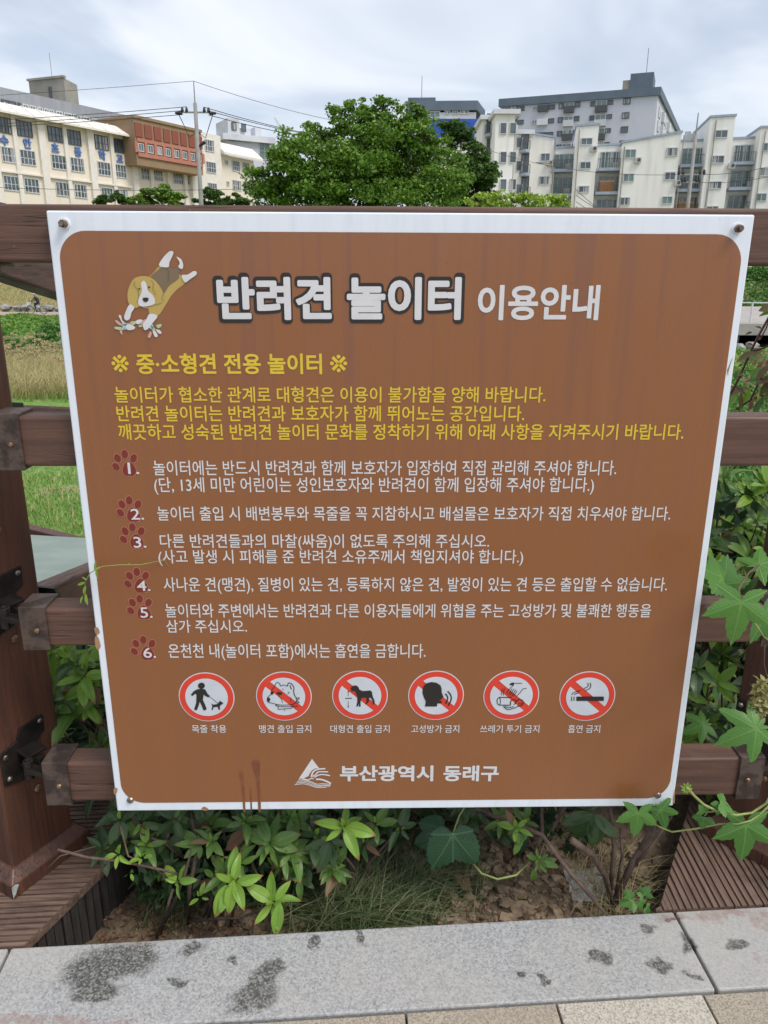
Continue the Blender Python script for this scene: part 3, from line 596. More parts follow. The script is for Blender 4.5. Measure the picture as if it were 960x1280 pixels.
put_text('부산광역시', .032, M['white'], 424.8, 541.6, 957, 975.5, .0012, label='bold white lettering at the foot of the board', res=4); put_text('동래구', .032, M['white'], 554, 623.5, 957, 975.5, .0012, res=4)
# dog picture
zd = zc(130, 290, 6.857)
dog = flat('dog_picture', [smoothp(zd([(385, 390), (430, 345), (480, 288), (555, 300), (610, 335), (655, 368), (700, 430), (630, 490), (575, 552), (530, 625), (465, 716), (395, 702), (380, 655), (330, 640), (330, 500)]))], M['dog_tan'], sign, .0012, 'beagle chasing a rope toy')
flat('saddle', [smoothp(zd([(395, 390), (440, 345), (500, 303), (560, 302), (600, 315), (645, 303), (662, 318), (645, 365), (640, 400), (560, 460), (512, 528), (480, 460), (430, 410)]))], M['dog_grey'], dog, .0016)
flat('head', [smoothp(zd([(340, 377), (260, 400), (215, 480), (204, 560), (225, 630), (280, 650), (312, 636), (430, 622), (500, 600), (512, 530), (470, 450), (410, 395)]))], M['dog_tan'], dog, .0020)
flat('white_patch', [smoothp(zd(q)) for q in [[(343, 418), (322, 440), (326, 510), (298, 580), (303, 625), (345, 638), (430, 620), (440, 582), (420, 540), (380, 500), (366, 440)], [(475, 288), (510, 220), (560, 170), (588, 164), (598, 185), (565, 260), (553, 302)], [(668, 372), (720, 365), (770, 335), (797, 343), (790, 370), (740, 405), (697, 432)], [(625, 213), (665, 235), (682, 280), (674, 317), (640, 300), (652, 262)], [(225, 620), (195, 670), (176, 730), (195, 757), (225, 742), (240, 690), (264, 648)], [(396, 700), (365, 750), (338, 790), (350, 838), (382, 828), (420, 780), (462, 718)]]], M['white'], dog, .0026, split=True)
flat('dark_mark', [smoothp(zd(circ(306, 487, 8)[1:]), 1), smoothp(zd(circ(391, 473, 9)[1:]), 1), smoothp(zd([(335, 572), (350, 562), (382, 564), (385, 582), (366, 600), (345, 592)]))], M['black'], dog, .0034, split=True)
for q_, w_ in [([(270, 425), (262, 455), (295, 500), (300, 560), (290, 605)], .0006), ([(405, 415), (425, 440), (425, 500), (450, 540)], .0006), ([(512, 528), (500, 560), (505, 585)], .0006), ([(545, 305), (555, 350), (555, 420)], .0007)]: flat('ear_line', stroke(zd(q_), w_), M['line'], dog, .0030)
for mt, ql in [('pastel_green', [[(100, 830), (97, 812), (150, 815), (190, 830), (150, 840)], [(230, 770), (270, 765), (275, 785), (240, 800)], [(410, 800), (440, 830), (430, 860), (405, 815)], [(450, 800), (490, 787), (495, 805), (470, 825)], [(300, 800), (335, 790), (340, 805), (310, 815)]]),
               ('pastel_pink', [[(98, 760), (120, 758), (160, 790), (185, 785), (230, 780), (240, 795), (180, 805), (130, 795)], [(140, 838), (158, 835), (160, 880), (140, 860)], [(340, 755), (370, 750), (360, 790), (310, 800)], [(400, 850), (412, 870), (398, 905), (378, 898)], [(440, 830), (480, 840), (460, 850)]]),
               ('white', [[(130, 718), (148, 713), (160, 755), (180, 775), (160, 775)], [(195, 800), (230, 790), (270, 815), (255, 835), (205, 838)], [(270, 770), (300, 750), (335, 755), (300, 790)], [(420, 850), (445, 850), (465, 890), (440, 898)], [(450, 840), (480, 840), (497, 865), (475, 870)]]),
               ('pastel_blue', [[(155, 785), (195, 780), (198, 830), (170, 828)], [(385, 800), (420, 790), (425, 830), (395, 825)]])]:
    flat('rope_toy', [smoothp(zd(q)) for q in ql], M[mt], dog, .0022 if mt != 'white' else .0024, split=True)
# bolts, rust
def disc_bolt(parent, c, n, r, h, mat, name='bolt', dome=True):
    mb = MB(); n = n.normalized(); mb.tube([c, c+n*h*.3, c+n*h*.8, c+n*h], [r, r, r*.75, r*.3], 14); return mb.build(name, mat, parent, smooth=False)
for (x, y, big) in [(81, 280, 1), (921, 286, 1), (163, 1000, 0), (822, 994, 0)]:
    u, v = suv(x, y); c = sp3(u, v)
    if big:
        MB().tube([c-NV*0, c-NV*.003], [.0095, .009], 18).build('washer', M['frame'], sign)
        o = MB().tube([c-NV*.003, c-NV*.014], [.0070, .0068], 6).build('bolt', M['brass'], sign, bevel=.0008); MB().tube([c-NV*.014, c-NV*.019], [.0042, .004], 10).build('bolt_end', M['steel'], o)
    else: disc_bolt(sign, c, -NV, .0075, .005, M['steel'])
zr = zc(280, 930, 2.6667)
rs = [smoothp(zr([(50, 92), (58, 90), (64, 100), (66, 130), (70, 180), (71, 222), (65, 222), (62, 180), (58, 130), (52, 108)]), 2), smoothp(zr([(92, 60), (103, 52), (117, 56), (120, 75), (119, 120), (122, 180), (123, 222), (115, 222), (113, 180), (108, 120), (98, 88)]), 2), smoothp(zr([(86, 150), (91, 148), (92, 180), (94, 216), (89, 217), (88, 190)]), 2)]
flat('rust_drip', rs, M['rust'], sign, .0010, split=True)
flat('rust_spot', [smoothp([suv(x, y) for x, y in q], 2) for q in [[(118, 785), (122, 784), (125, 791), (120, 793)], [(119, 795), (123, 797), (126, 808), (122, 812), (119, 806)], [(142, 986), (147, 985), (146, 991), (143, 993)], [(252, 1010), (256, 1008), (261, 1012), (254, 1013)], [(841, 1000), (843.5, 985), (843, 1004)], [(909, 462), (913, 455), (916, 446), (911, 458), (910, 470)]]], M['rustpale'], sign, .0008, split=True)

# ================================================================== FENCE
fence = thing('timber_fence', SC+NV*.05+Vector((0, 0, -SC.z)), 'dark brown timber fence with four rails behind the notice board', 'fence')
RF = .024; RD = .030; FC = SC+NV*(RF+RD); 
def fpt(u, z, dn=0.): return Vector((FC.x, FC.y, 0))+U*u+Z*z+NV*dn
rails = [(1.3805, 1.475), (1.017, 1.112), (.645, .727), (.274, .369)]
UL, UR = -.735, .772
for i, (z0, z1) in enumerate(rails):
    MB().obox(fpt((UL+UR)/2, (z0+z1)/2), U*((UR-UL)/2), NV*RD, Z*((z1-z0)/2)).build('rail', M['rail'], fence, bevel=.006, seg=3)
    for s, uc in ((-1, -.727), (1, .768)):
        zm = (z0+z1)/2; hw = .0265; mb = MB(); hz = (z1-z0)/2
        mb.obox(fpt(uc, zm, -RD-.003), U*hw, NV*.0028, Z*(hz+.006)); mb.obox(fpt(uc, z1+.003), U*hw, NV*(RD+.001), Z*.003); mb.obox(fpt(uc, z0-.003), U*hw, NV*(RD+.001), Z*.003); mb.obox(fpt(uc, zm, RD+.003), U*hw, NV*.0028, Z*(hz+.006))
        mb.obox(fpt(uc+s*(hw-.0025), zm), U*.0024, NV*(RD-.001), Z*(hz-.001))
        cp = mb.build('end_bracket', M['capmetal'], fence, bevel=.0015); c = fpt(uc+.006*s*-1, zm-.004, -RD-.006); disc_bolt(cp, c, -NV, .0062, .005, M['brass'])
        # hinge tongue
        tg = MB(); e = fpt(uc+s*hw, zm); pe = e+U*s*.055+NV*.02; tg.beam(e, pe, NV*.012, Z*.006); tg.cyl(pe+Z*.022, pe-Z*.022, .011, 12); tg.cyl(pe+Z*.026, pe-Z*.026, .006, 8)
        tg.build('hinge_tongue', M['blackmetal'], fence, bevel=.001)
def post(cx_, cy_, ang, label, ptop):
    a_ = Vector((math.cos(ang), math.sin(ang), 0)); b_ = Vector((-a_.y, a_.x, 0)); c = Vector((cx_, cy_, 0)); hw = .0825
    t = thing('fence_post', c, label, 'post', 'square brown posts of the fence')
    MB().obox(c+Z*(ptop/2+.0), a_*hw, b_*hw, Z*(ptop/2)).build('shaft', M['post'], t, bevel=.007, seg=3)
    MB().obox(c+Z*(ptop+.013), a_*(hw+.008), b_*(hw+.008), Z*.012).build('post_cap', M['capmetal'], t, bevel=.004)
    sk = MB(); h0, h1, z1, z2 = .110, .088, .034, .058
    vs = []
    for (h_, z_) in ((h0, .001), (h0, z1), (h1, z2)): vs += [c+a_*(i*h_)+b_*(j*h_)+Z*z_ for i, j in ((-1, -1), (1, -1), (1, 1), (-1, 1))]
    fs = [[k*4+i, k*4+(i+1) % 4, k*4+4+(i+1) % 4, k*4+4+i] for k in range(2) for i in range(4)]+[[8, 9, 10, 11]]
    s_ = sk.add(vs, fs).build('base_skirt', M['post'], t, bevel=.003)
    return t, a_, b_, c, hw
LP = post(-.882, 1.540, math.radians(61), 'large square brown post at the left end of the fence, with black hinge plates', 1.53)
RP = post(.972, 1.612, math.radians(-48), 'large square brown post at the right end of the fence, partly out of view', 1.53)
for (t, a_, b_, c, hw), s in ((LP, -1), (RP, 1)):
    fn = (-b_ if s < 0 else -b_); al = a_
    for (z0, z1) in rails:
        zm = (z0+z1)/2; fc = c+fn*(hw+.003)+Z*zm+al*(-.01 if s < 0 else -.03)
        # stepped hinge plate with ears
        pts = [(-.062, -.050), (-.062, .030), (-.020, .040), (-.008, .066), (.052, .072), (.052, .030), (.030, .018), (.030, -.05), (-.02, -.062)]
        if s > 0: pts = [(-x, y) for x, y in pts]
        pt = MB().prism([fc+al*x+Z*y-fn*.003 for x, y in pts], fn*.006).build('hinge_plate', M['blackmetal'], t, bevel=.001)
        for x, y in [(-.052, .018), (.042, .060), (-.05, -.038), (.02, -.035)]:
            disc_bolt(pt, fc+al*(x if s < 0 else -x)+Z*y+fn*.003, fn, .0065, .005, M['steel'])
        MB().beam(fc+Z*.016, fc+fn*.042+Z*.012, al*.024, Z*.0035).beam(fc-Z*.018, fc+fn*.042-Z*.014, al*.024, Z*.0035).beam(fc-Z*.001, fc+fn*.055, al*.008, Z*.007).build('hinge_fork', M['blackmetal'], t, bevel=.001)
    for z_ in (.215, .60, .85): disc_bolt(t, c+fn*(hw+.001)+Z*z_+al*.005, fn, .009, .007, M['brass'], 'anchor_bolt')
t, a_, b_, c, hw = LP; k0 = c-a_*.1105-b_*.1105
MB().prism([k0+Z*.004, k0+a_*.008+Z*.012, k0+a_*.018+Z*.030, k0+a_*.010+Z*.036, k0+Z*.034], (-a_-b_)*.0006).build('chip_highlight', simple('bare_zinc', (.42, .46, .50), (.30, .26, .2), 90, .5), t)  # chipped corner; its pale colour also paints the highlight there
# rails of the ramp fence running away behind the board
rf = thing('ramp_fence', (-.95, 2.6, 0), 'brown handrails of the ramp running away behind the left post', 'fence')
for z_ in (1.36, .985, .535):
    p0 = Vector((-.86, 1.66, z_+.057)); p1 = Vector((-.70, 3.9, z_-.36)); dr = (p1-p0).normalized(); sd_ = dr.cross(Z).normalized(); uu = sd_.cross(dr)
    MB().beam(p0, p1, sd_*.03, uu*.047).build('handrail', M['railside'], rf, bevel=.006)
    MB().beam(p0-dr*.01, p0+dr*.06, sd_*.034, uu*.052).build('end_bracket', M['blackmetal'], rf, bevel=.002)
pe = Vector((-.70, 3.95, 0)); MB().box(-.78, -.62, 3.87, 4.03, -.5, 1.12).build('post', M['post'], rf, bevel=.006)
MB().prism([(-.90, 1.63, .68), (-.765, 1.63, .665), (-.745, 1.66, .57), (-.90, 1.66, .56)], (0, .01, 0)).build('angle_plate', M['blackmetal'], rf)
eb = thing('edge_beam', atY(60, 672, 5.8), 'low brown timber beam along the far edge of the ramp', 'edge beam')
q0_, q1_ = atY(33, 663, 5.85), atY(97, 679, 5.72); p0, p1 = q0_+(q0_-q1_)*4, q1_+(q1_-q0_)*5; MB().beam(p0, p1, Vector((.02, .04, 0)), Z*.044).build('beam', M['railside'], eb, bevel=.006)
for t_ in (.06, .5, .9):
    q = p0.lerp(p1, t_)+Vector((.02, .09, 0)); MB().box(q.x-.04, q.x+.04, q.y-.04, q.y+.04, q.z-.6, q.z-.02).build('stake', M['post'], eb)
bpy.data.scenes.remove(TSC); bpy.data.objects.remove(TOB)
# ================================================================== FAR BUILDINGS
M['cream'] = simple('cream_wall', (.78, .71, .60), (.69, .62, .52), .4, .85, stretch=(3, 3, .4), lo=.45, hi=.78); M['creamlt'] = simple('pale_cream_trim', (.78, .74, .68), (.71, .67, .61), 2, .8); M['tan'] = simple('tan_wall', (.30, .205, .125), (.27, .185, .11), .8, .85)
M['brick'] = simple('red_panel', (.27, .085, .055), (.22, .07, .048), 8, .85); M['coral'] = simple('coral_trim', (.50, .20, .14), None, 5, .8); 
def m_glass(name, c1, c2, c3):
    b = NB(name); oi = b.n('ShaderNodeObjectInfo'); n_ = b.noise(.9, 3, .6); col = b.mix(b.ramp(b.math('ADD', n_, b.math('MULTIPLY', oi.outputs['Random'], .5)), .5, .95), c1, c2)
    st = b.noise(1., 1, .5, b.coord(scale=(5, 5, .05))); col = b.mix(b.math('MULTIPLY', b.ramp(oi.outputs['Random'], .55, .6, 0, .8), b.ramp(st, .48, .56)), col, c3); return b.fin(col, .12, spec=.9)
M['glass'] = m_glass('window_glass', (.10, .135, .155), (.04, .055, .065), (.42, .43, .42)); M['glassg'] = m_glass('green_window_glass', (.13, .22, .20), (.05, .08, .08), (.40, .46, .43))
M['wframe'] = simple('white_window_frame', (.62, .64, .66), None, 5, .5); M['dframe'] = simple('dark_window_frame', (.09, .09, .10), None, 5, .5); M['greyroof'] = simple('grey_metal_roof', (.30, .32, .35), (.26, .28, .31), .5, .6, stretch=(3, 3, .3)); M['concrete'] = simple('stained_concrete', (.34, .32, .27), (.26, .25, .21), .5, .9)
M['apt'] = simple('off_white_render', (.82, .81, .78), (.70, .68, .64), .35, .9, stretch=(3.5, 3.5, .35), lo=.45, hi=.75); M['aptb'] = simple('pale_blue_slab', (.36, .43, .52), None, 3, .8); M['lav'] = simple('lavender_grey_wall', (.56, .58, .66), (.52, .54, .62), .2, .85); M['slate'] = simple('slate_blue_band', (.13, .17, .22), (.11, .145, .19), .4, .8)
M['lavlt'] = simple('pale_grey_wall', (.66, .68, .73), None, .2, .85); M['blue'] = simple('blue_sign_panel', (.02, .09, .42), None, 1, .5); M['railing'] = simple('dark_railing', (.08, .085, .09), None, 5, .5); M['bluelet'] = simple('blue_letter', (.10, .20, .50), None, 5, .5); M['ac'] = simple('air_conditioner', (.5, .5, .48), None, 5, .6); M['orange'] = simple('orange_wood', (.45, .22, .09), None, 3, .7)
M['polec'] = simple('pole_concrete', (.30, .29, .28), (.24, .235, .22), 2, .8); M['wire'] = simple('black_cable', (.03, .03, .035), None, 5, .6); M['whitep'] = simple('white_paint', (.7, .71, .72), None, 3, .5)
class FP:
    def __init__(s, p, d, out=None):
        s.p = Vector((p[0], p[1], 0)); s.d = Vector((d[0], d[1], 0)).normalized(); s.n = Vector((s.d.y, -s.d.x, 0))
    def uz(s, px, py, off=0.): q = onp(px, py, s.p+s.n*off, s.n); return (q-s.p).dot(s.d), q.z
    def pt(s, u, z, off=0.): return s.p+s.d*u+s.n*off+Z*z
    def box(s, mb, u0, u1, z0, z1, o0, o1): return mb.obox(s.pt((u0+u1)/2, (z0+z1)/2, (o0+o1)/2), s.d*((u1-u0)/2), s.n*((o1-o0)/2), Z*((z1-z0)/2))
def window(fp, par, u0, u1, z0, z1, off, cols=2, rows=1, fm='wframe', gm='glass', t=.07, split=.5):
    mb = MB(); o1 = off+.10; fp.box(mb, u0, u1, z1-t, z1, off, o1); fp.box(mb, u0, u1, z0, z0+t, off, o1); fp.box(mb, u0, u0+t, z0+t, z1-t, off, o1); fp.box(mb, u1-t, u1, z0+t, z1-t, off, o1)
    for k in range(1, cols): uc = u0+(u1-u0)*k/cols; fp.box(mb, uc-t*.35, uc+t*.35, z0+t, z1-t, off, o1-.02)
    if rows > 1: zc_ = z0+(z1-z0)*split; fp.box(mb, u0+t, u1-t, zc_-t*.3, zc_+t*.3, off, o1-.03)
    w_ = mb.build('window', M[fm], par); g = MB(); fp.box(g, u0+t, u1-t, z0+t, z1-t, off-.02, off+.035); g.build('pane', M[gm], w_); return w_
SCH = FP((-41.75, 92), (8.1, 13.7)); sz = lambda x, y: (x/3, y/3+60)
def s_uz(x, y, off=0): return SCH.uz(*sz(x, y), off)
school = thing('school_building', SCH.pt(20, 0), 'long cream school with blue letters, sloped white eave and a brown brick block', 'school')
ue0 = -9.; uA = s_uz(497, 330)[0]; zE = (s_uz(0, 243, 1.2)[1]+s_uz(490, 331, 1.2)[1])/2
mb = MB(); SCH.box(mb, ue0, uA+1, -.2, zE+.6, -13, 0); mb.build('wall', M['cream'], school)
# eave
c0, c1 = ue0, s_uz(495, 330, 1.2)[0]
prof = [(0, zE+.5), (1.25, zE), (1.25, zE+.22), (-.9, zE+1.4), (-.9, zE+.5)]
MB().prism([SCH.pt(c0, z, o) for o, z in prof], SCH.d*(c1-c0)).build('eave', M['creamlt'], school)
for i in range(14):
    u = c0+(c1-c0)*i/13; MB().beam(SCH.pt(u, zE+.27, 1.25), SCH.pt(u, zE+1.45, -.9), SCH.d*.05, Vector((0, 0, .04))).build('eave_seam', M['creamlt'], school)
W1 = [(57, 268, 123, 338), (175, 290, 240, 360), (248, 305, 305, 368), (352, 323, 407, 385), (418, 337, 465, 397), (-8, 253, 45, 325)]
W2 = [(0, 368, 58, 437), (70, 378, 136, 445), (188, 396, 250, 460), (260, 405, 318, 470), (363, 423, 416, 480), (427, 433, 475, 488)]
W3 = [(8, 478, 75, 545), (86, 487, 150, 550), (205, 500, 265, 560), (275, 507, 328, 565), (376, 518, 425, 572), (437, 525, 482, 578)]
cols_ = []
for ri_, (row, fm) in enumerate(((W1, 'dframe'), (W2, 'wframe'), (W3, 'wframe'))):
    zt = sum(s_uz(a_, b_)[1] for a_, b_, c_, d_ in row)/len(row); zb = sum(s_uz(c_, d_)[1] for a_, b_, c_, d_ in row)/len(row)
    for a_, b_, c_, d_ in row:
        u0, u1 = s_uz(a_, b_)[0], s_uz(c_, d_)[0]; window(SCH, school, u0, u1, zb, zt, .0, 4, 2, fm, 'glass', .10 if ri_ else .08, .45)
        if ri_ == 1: cols_.append((u0, u1, zb, zt))
    for k in (1,): u0 = s_uz(row[0][0], row[0][1])[0]-4.2*k-(1 if k > 1 else 0); window(SCH, school, u0-1, u0+2., zb, zt, 0, 4, 2, fm, 'glass', .1, .45)
for i, x in enumerate([-40, 52, 150, 240, 332, 412, 490]):
    y = 330 if x > 0 else 300; u, z = s_uz(x, y); mb = MB(); wv = .45 if i % 2 == 0 else .26; SCH.box(mb, u-wv, u+wv, -.2, zE+.3, 0, .38 if wv > .4 else .25); mb.build('pilaster', M['creamlt'], school)
for z_ in (s_uz(60, 470)[1],):
    mb = MB(); SCH.box(mb, ue0, uA-1, z_-.05, z_+.12, 0, .3); mb.build('string_course', M['creamlt'], school)
cu = bpy.data.curves.new('t', 'FONT'); to = bpy.data.objects.new('t', cu)
def wall_text(ch, fp, u, z, h, off, mat, par):
    cu.body = ch; cu.resolution_u = 2; cu.offset = .03; me = to.to_mesh(); vs = [v.co.copy() for v in me.vertices]; fs = [list(p_.vertices) for p_ in me.polygons]; to.to_mesh_clear()
    x0 = min(v.x for v in vs); x1 = max(v.x for v in vs); mb = MB(); mb.add([fp.pt(u+(v.x-(x0+x1)/2)*h, z+(v.y-.37)*h, off) for v in vs], fs)
    o = mb.build('wall_letter', M[mat], par); md = o.ob.modifiers.new('depth', 'SOLIDIFY'); md.thickness = .12; md.offset = -1; return o
for ch, x, y in [('수', 14, 346), ('안', 100, 358), ('초', 205, 376), ('등', 290, 390), ('학', 381, 403), ('교', 447, 415)]:
    u, z = s_uz(x, y); wall_text(ch, SCH, u, z, 1.15, .16, 'bluelet', school)
# set back upper storey and water tank
SB = FP(tuple(SCH.pt(0, 0, -7).xy), SCH.d.xy)
def b_uz(x, y): return SB.uz(*sz(x, y))
zt = (b_uz(0, 147)[1]+b_uz(400, 234)[1])/2; zb_ = b_uz(0, 178)[1]; mb = MB(); SB.box(mb, -9, b_uz(478, 250)[0], zE, zt, -10, 0); mb.build('upper_wall', M['greyroof'], school)
for x0, x1 in [(-50, -5), (2, 58), (62, 75), (80, 103), (105, 130), (134, 155), (158, 176), (178, 196), (203, 228), (232, 262), (266, 298), (304, 328), (335, 370)]:
    u0, u1 = b_uz(x0, 190)[0], b_uz(x1, 200)[0]; window(SB, school, u0, u1, zt-2.7, zt-1.3, .02, 2, 1, 'wframe' if x0 > 75 else 'dframe', 'glassg' if x0 > 75 else 'glass', .12)
wt = thing('water_tank_house', SB.pt(12, zt, -4), 'grey concrete tank house standing on the school roof', 'tank house')
q0 = atY(35.5, 100, 112); q1 = atY(79.5, 98, 110); q2 = atY(96, 103, 114); zt2 = atY(79.5, 97, 110).z; zb2 = zt2-7
dl = (q1-q0); dl.z = 0; dr_ = (q2-q1); dr_.z = 0
MB().prism([Vector((q0.x, q0.y, zb2)), Vector((q1.x, q1.y, zb2)), Vector((q2.x, q2.y, zb2)), Vector((q2.x+q0.x-q1.x, q2.y+q0.y-q1.y, zb2))], (0, 0, zt2-zb2)).build('wall', M['concrete'], wt)
FT = FP((q0.x, q0.y), dl.xy); mb = MB(); FT.box(mb, FT.uz(60, 106)[0], FT.uz(64, 106)[0], zt2-2.6, zt2-.9, 0, .06); mb.build('door', M['dframe'], wt); mb = MB(); FT.box(mb, -.15, dl.length+.15, zt2, zt2+.25, -.3, .2); mb.build('coping', M['concrete'], wt)
MB().cyl(atY(65.5, 100, 111), atY(61.5, 66, 111), .035, 5).build('aerial', M['polec'], wt)
# brown block
BP = FP(tuple(SCH.pt(0, 0, 2.2).xy), SCH.d.xy)
def k_uz(x, y): return BP.uz(*sz(x, y))
u0, u1 = k_uz(503, 300)[0], k_uz(757, 390)[0]; z1 = (k_uz(503, 259)[1]+k_uz(757, 319)[1])/2; z0 = (k_uz(510, 440)[1]+k_uz(757, 474)[1])/2
mb = MB(); BP.box(mb, u0, u1, z0, z1, -10, 0); mb.build('brown_block_wall', M['tan'], school); mb = MB(); BP.box(mb, u0-.15, u1+.1, z1-.02, z1+.3, -10.2, .18); mb.build('coping', M['tan'], school)
pz1, pz0 = k_uz(520, 282)[1], k_uz(520, 333)[1]
for a_, b_ in [(505, 535), (540, 570), (575, 604), (610, 637), (642, 668), (673, 698), (704, 728), (733, 756)]:
    mb = MB(); BP.box(mb, k_uz(a_+1, 320)[0], k_uz(b_-1, 330)[0], pz0, pz1, 0, .12); mb.build('red_panel', M['brick'], school)
wz1, wz0 = k_uz(525, 356)[1], k_uz(525, 390)[1]; mb = MB(); BP.box(mb, u0+.2, u1-.1, wz0-.55, wz0-.1, 0, .2); BP.box(mb, u0+.2, u1-.1, wz1+.1, wz1+.5, 0, .2); 
us = [k_uz(a_, 375)[0] for a_ in (509, 545, 580, 612, 643, 674, 704, 733, 757)]
for u in us: BP.box(mb, u-.22, u+.22, wz0-.1, wz1+.1, 0, .2)
mb.build('coral_frame', M['coral'], school)
for i in range(8): window(BP, school, us[i]+.34, us[i+1]-.34, wz0+.05, wz1-.05, .03, 2, 1, 'wframe', 'glass', .09)
us0, us1 = u0, u1; mb = MB(); SCH.box(mb, uA-1, us1+.3, -.2, z0+.2, -13, -.05); mb.build('wall', M['cream'], school)
for a_, b_, c_, d_ in [(517, 447, 562, 498), (572, 455, 612, 503), (648, 465, 688, 514), (697, 472, 735, 518)]:
    p_, q_ = s_uz(a_, b_), s_uz(c_, d_); window(SCH, school, p_[0], q_[0], q_[1], p_[1], -.05, 4, 2, 'wframe', 'glass', .1, .45)
    window(SCH, school, p_[0], q_[0], q_[1]-4., p_[1]-4., -.05, 4, 2, 'wframe', 'glass', .1, .45)
for x in (567, 630, 692): u = s_uz(x, 480)[0]; mb = MB(); SCH.box(mb, u-.3, u+.3, -.2, z0, -.05, .25); mb.build('pilaster', M['creamlt'], school)
u2 = s_uz(818, 400)[0]; zS = s_uz(785, 325)[1]; mb = MB(); SCH.box(mb, us1-.5, u2, -.2, zS, -12, .6); mb.build('stair_wall', M['creamlt'], school)
for a_, b_, c_, d_ in [(766, 340, 803, 392), (771, 423, 810, 472), (777, 503, 814, 545)]:
    p_, q_ = s_uz(a_, b_, .6), s_uz(c_, d_, .6); window(SCH, school, p_[0], q_[0], q_[1], p_[1], .6, 4, 2, 'wframe', 'glass', .1, .45)
u3 = s_uz(950, 450)[0]; zR = s_uz(885, 405, 1)[1]; mb = MB(); SCH.box(mb, u2, u3, -.2, zR, -10, .1); mb.build('wing_wall', M['cream'], school)
MB().prism([SCH.pt(u2-.1, z, o) for o, z in [(0, zR+.3), (1.3, zR-.1), (1.3, zR+.2), (-.8, zR+1.8), (-.8, zR+.3)]], SCH.d*(u3-u2+1)).build('eave', M['creamlt'], school)
for a_, b_, c_, d_ in [(840, 418, 853, 440), (866, 419, 898, 466), (905, 426, 934, 470), (846, 498, 858, 518), (868, 493, 903, 537), (908, 498, 937, 540)]:
    p_, q_ = s_uz(a_, b_), s_uz(c_, d_); window(SCH, school, p_[0], q_[0], q_[1], p_[1], .1, 2 if c_-a_ < 20 else 4, 1 if c_-a_ < 20 else 2, 'wframe', 'glass', .12, .45)
# lavender building behind, crane
def bld(name, label, px0, px1, ytop, Y_, dep, mat, cat='building', zb=.2, skew=0.):
    a_, b_ = atY(px0, ytop, Y_), atY(px1, ytop, Y_+skew); t = thing(name, Vector(((a_.x+b_.x)/2, Y_, zb)), label, cat); fp = FP((a_.x, a_.y), (b_.x-a_.x, b_.y-a_.y)); ln = (Vector((b_.x, b_.y))-Vector((a_.x, a_.y))).length
    mb = MB(); fp.box(mb, 0, ln, zb, a_.z, -dep, 0); mb.build('wall', M[mat], t); return t, fp, ln, a_.z
t, fp, ln, zt_ = bld('grey_building', 'pale lavender building with a white stair tower, right of the school', 284, 336, 175, 150, 16, 'lav', skew=4)
mb = MB(); fp.box(mb, -1, ln+1, zt_, zt_+1., -17, .8); mb.build('roof', M['lavlt'], t)
u0, z0 = fp.uz(284, 165); u1, z1 = fp.uz(312, 151); u0a = fp.uz(298, 160)[0]
mb = MB(); fp.box(mb, u0, u0a, zt_, z1, -6, .5); mb.build('stair_tower', M['lavlt'], t); mb = MB(); fp.box(mb, u0a, u1, zt_, z1-1.4, -5, .3); mb.build('stair_tower', M['lavlt'], t)
mb = MB(); a_, b_ = fp.uz(320, 158), fp.uz(328, 170); fp.box(mb, a_[0], b_[0], zt_, a_[1], -3, -.5); mb.build('chimney', M['lavlt'], t)
for px_, py_ in ((288, 156), (300, 158)): a_ = fp.uz(px_, py_); window(fp, t, a_[0], a_[0]+.9, a_[1]-.9, a_[1]+.4, .55, 1, 1, 'dframe')
for px_ in (334,): a_ = fp.uz(px_-1, 178); window(fp, t, a_[0]-1.5, a_[0]+.6, a_[1]-3, a_[1], .02, 2, 2, 'wframe', 'glassg')
cr_ = thing('tower_crane', atY(357, 200, 400)-Z*30, 'thin white luffing crane jib far behind the tree', 'crane')
j0, j1 = atY(358, 172, 400), atY(343, 147, 400); mb = MB()
for o_ in (Vector((.5, 0, .3)), Vector((-.5, 0, -.3)), Vector((0, .8, .5))): mb.tube([j0+o_, j1+o_*.5], [.16, .12], 4)
nj = 14
for k in range(nj): a_ = j0.lerp(j1, k/nj); b_ = j0.lerp(j1, (k+1)/nj); mb.tube([a_+Vector((.5, 0, .3)), b_+Vector((-.5, 0, -.3))], .09, 3)
mb.build('jib', M['whitep'], cr_); MB().beam(Vector((j0.x+.5, j0.y, 0)), j0, Vector((.7, 0, 0)), Vector((0, .7, 0))).build('mast', M['whitep'], cr_)
# slate banded apartment slab behind the big tree
z2 = lambda x, y: (300+x/2.8235, 80+y/2.8235); z3 = lambda x, y: (620+x/2.8235, 80+y/2.8235)
G2 = FP((atY(509, 150, 150).x, 150), (1, -.06)); t = thing('apartment_slab', G2.pt(5, .2), 'grey apartment slab with a slate roof band and roof box behind the tree', 'apartment block')
g = lambda x, y: G2.uz(*z2(x, y)); a_, b_ = g(592, 150), g(835, 128); c_ = g(872, 165); zt_ = g(830, 130)[1]
mb = MB(); G2.box(mb, a_[0], b_[0], .2, zt_-1.8, -12, 0); mb.build('wall', M['lavlt'], t)
MB().prism([G2.pt(a_[0]-.3, zt_-1.5, .3), G2.pt(b_[0]+.2, zt_-1.5, .3), G2.pt(b_[0]+.2, zt_, .3), G2.pt(a_[0]-.3, zt_, .3)], -G2.n*12.6).build('roof_band', M['slate'], t)
MB().prism([G2.pt(b_[0]+.2, zt_-1.5, .3), G2.pt(c_[0], zt_-1.9, -6), G2.pt(c_[0], zt_-.4, -6), G2.pt(b_[0]+.2, zt_, .3)], -G2.n*8).build('roof_band', M['slate'], t)
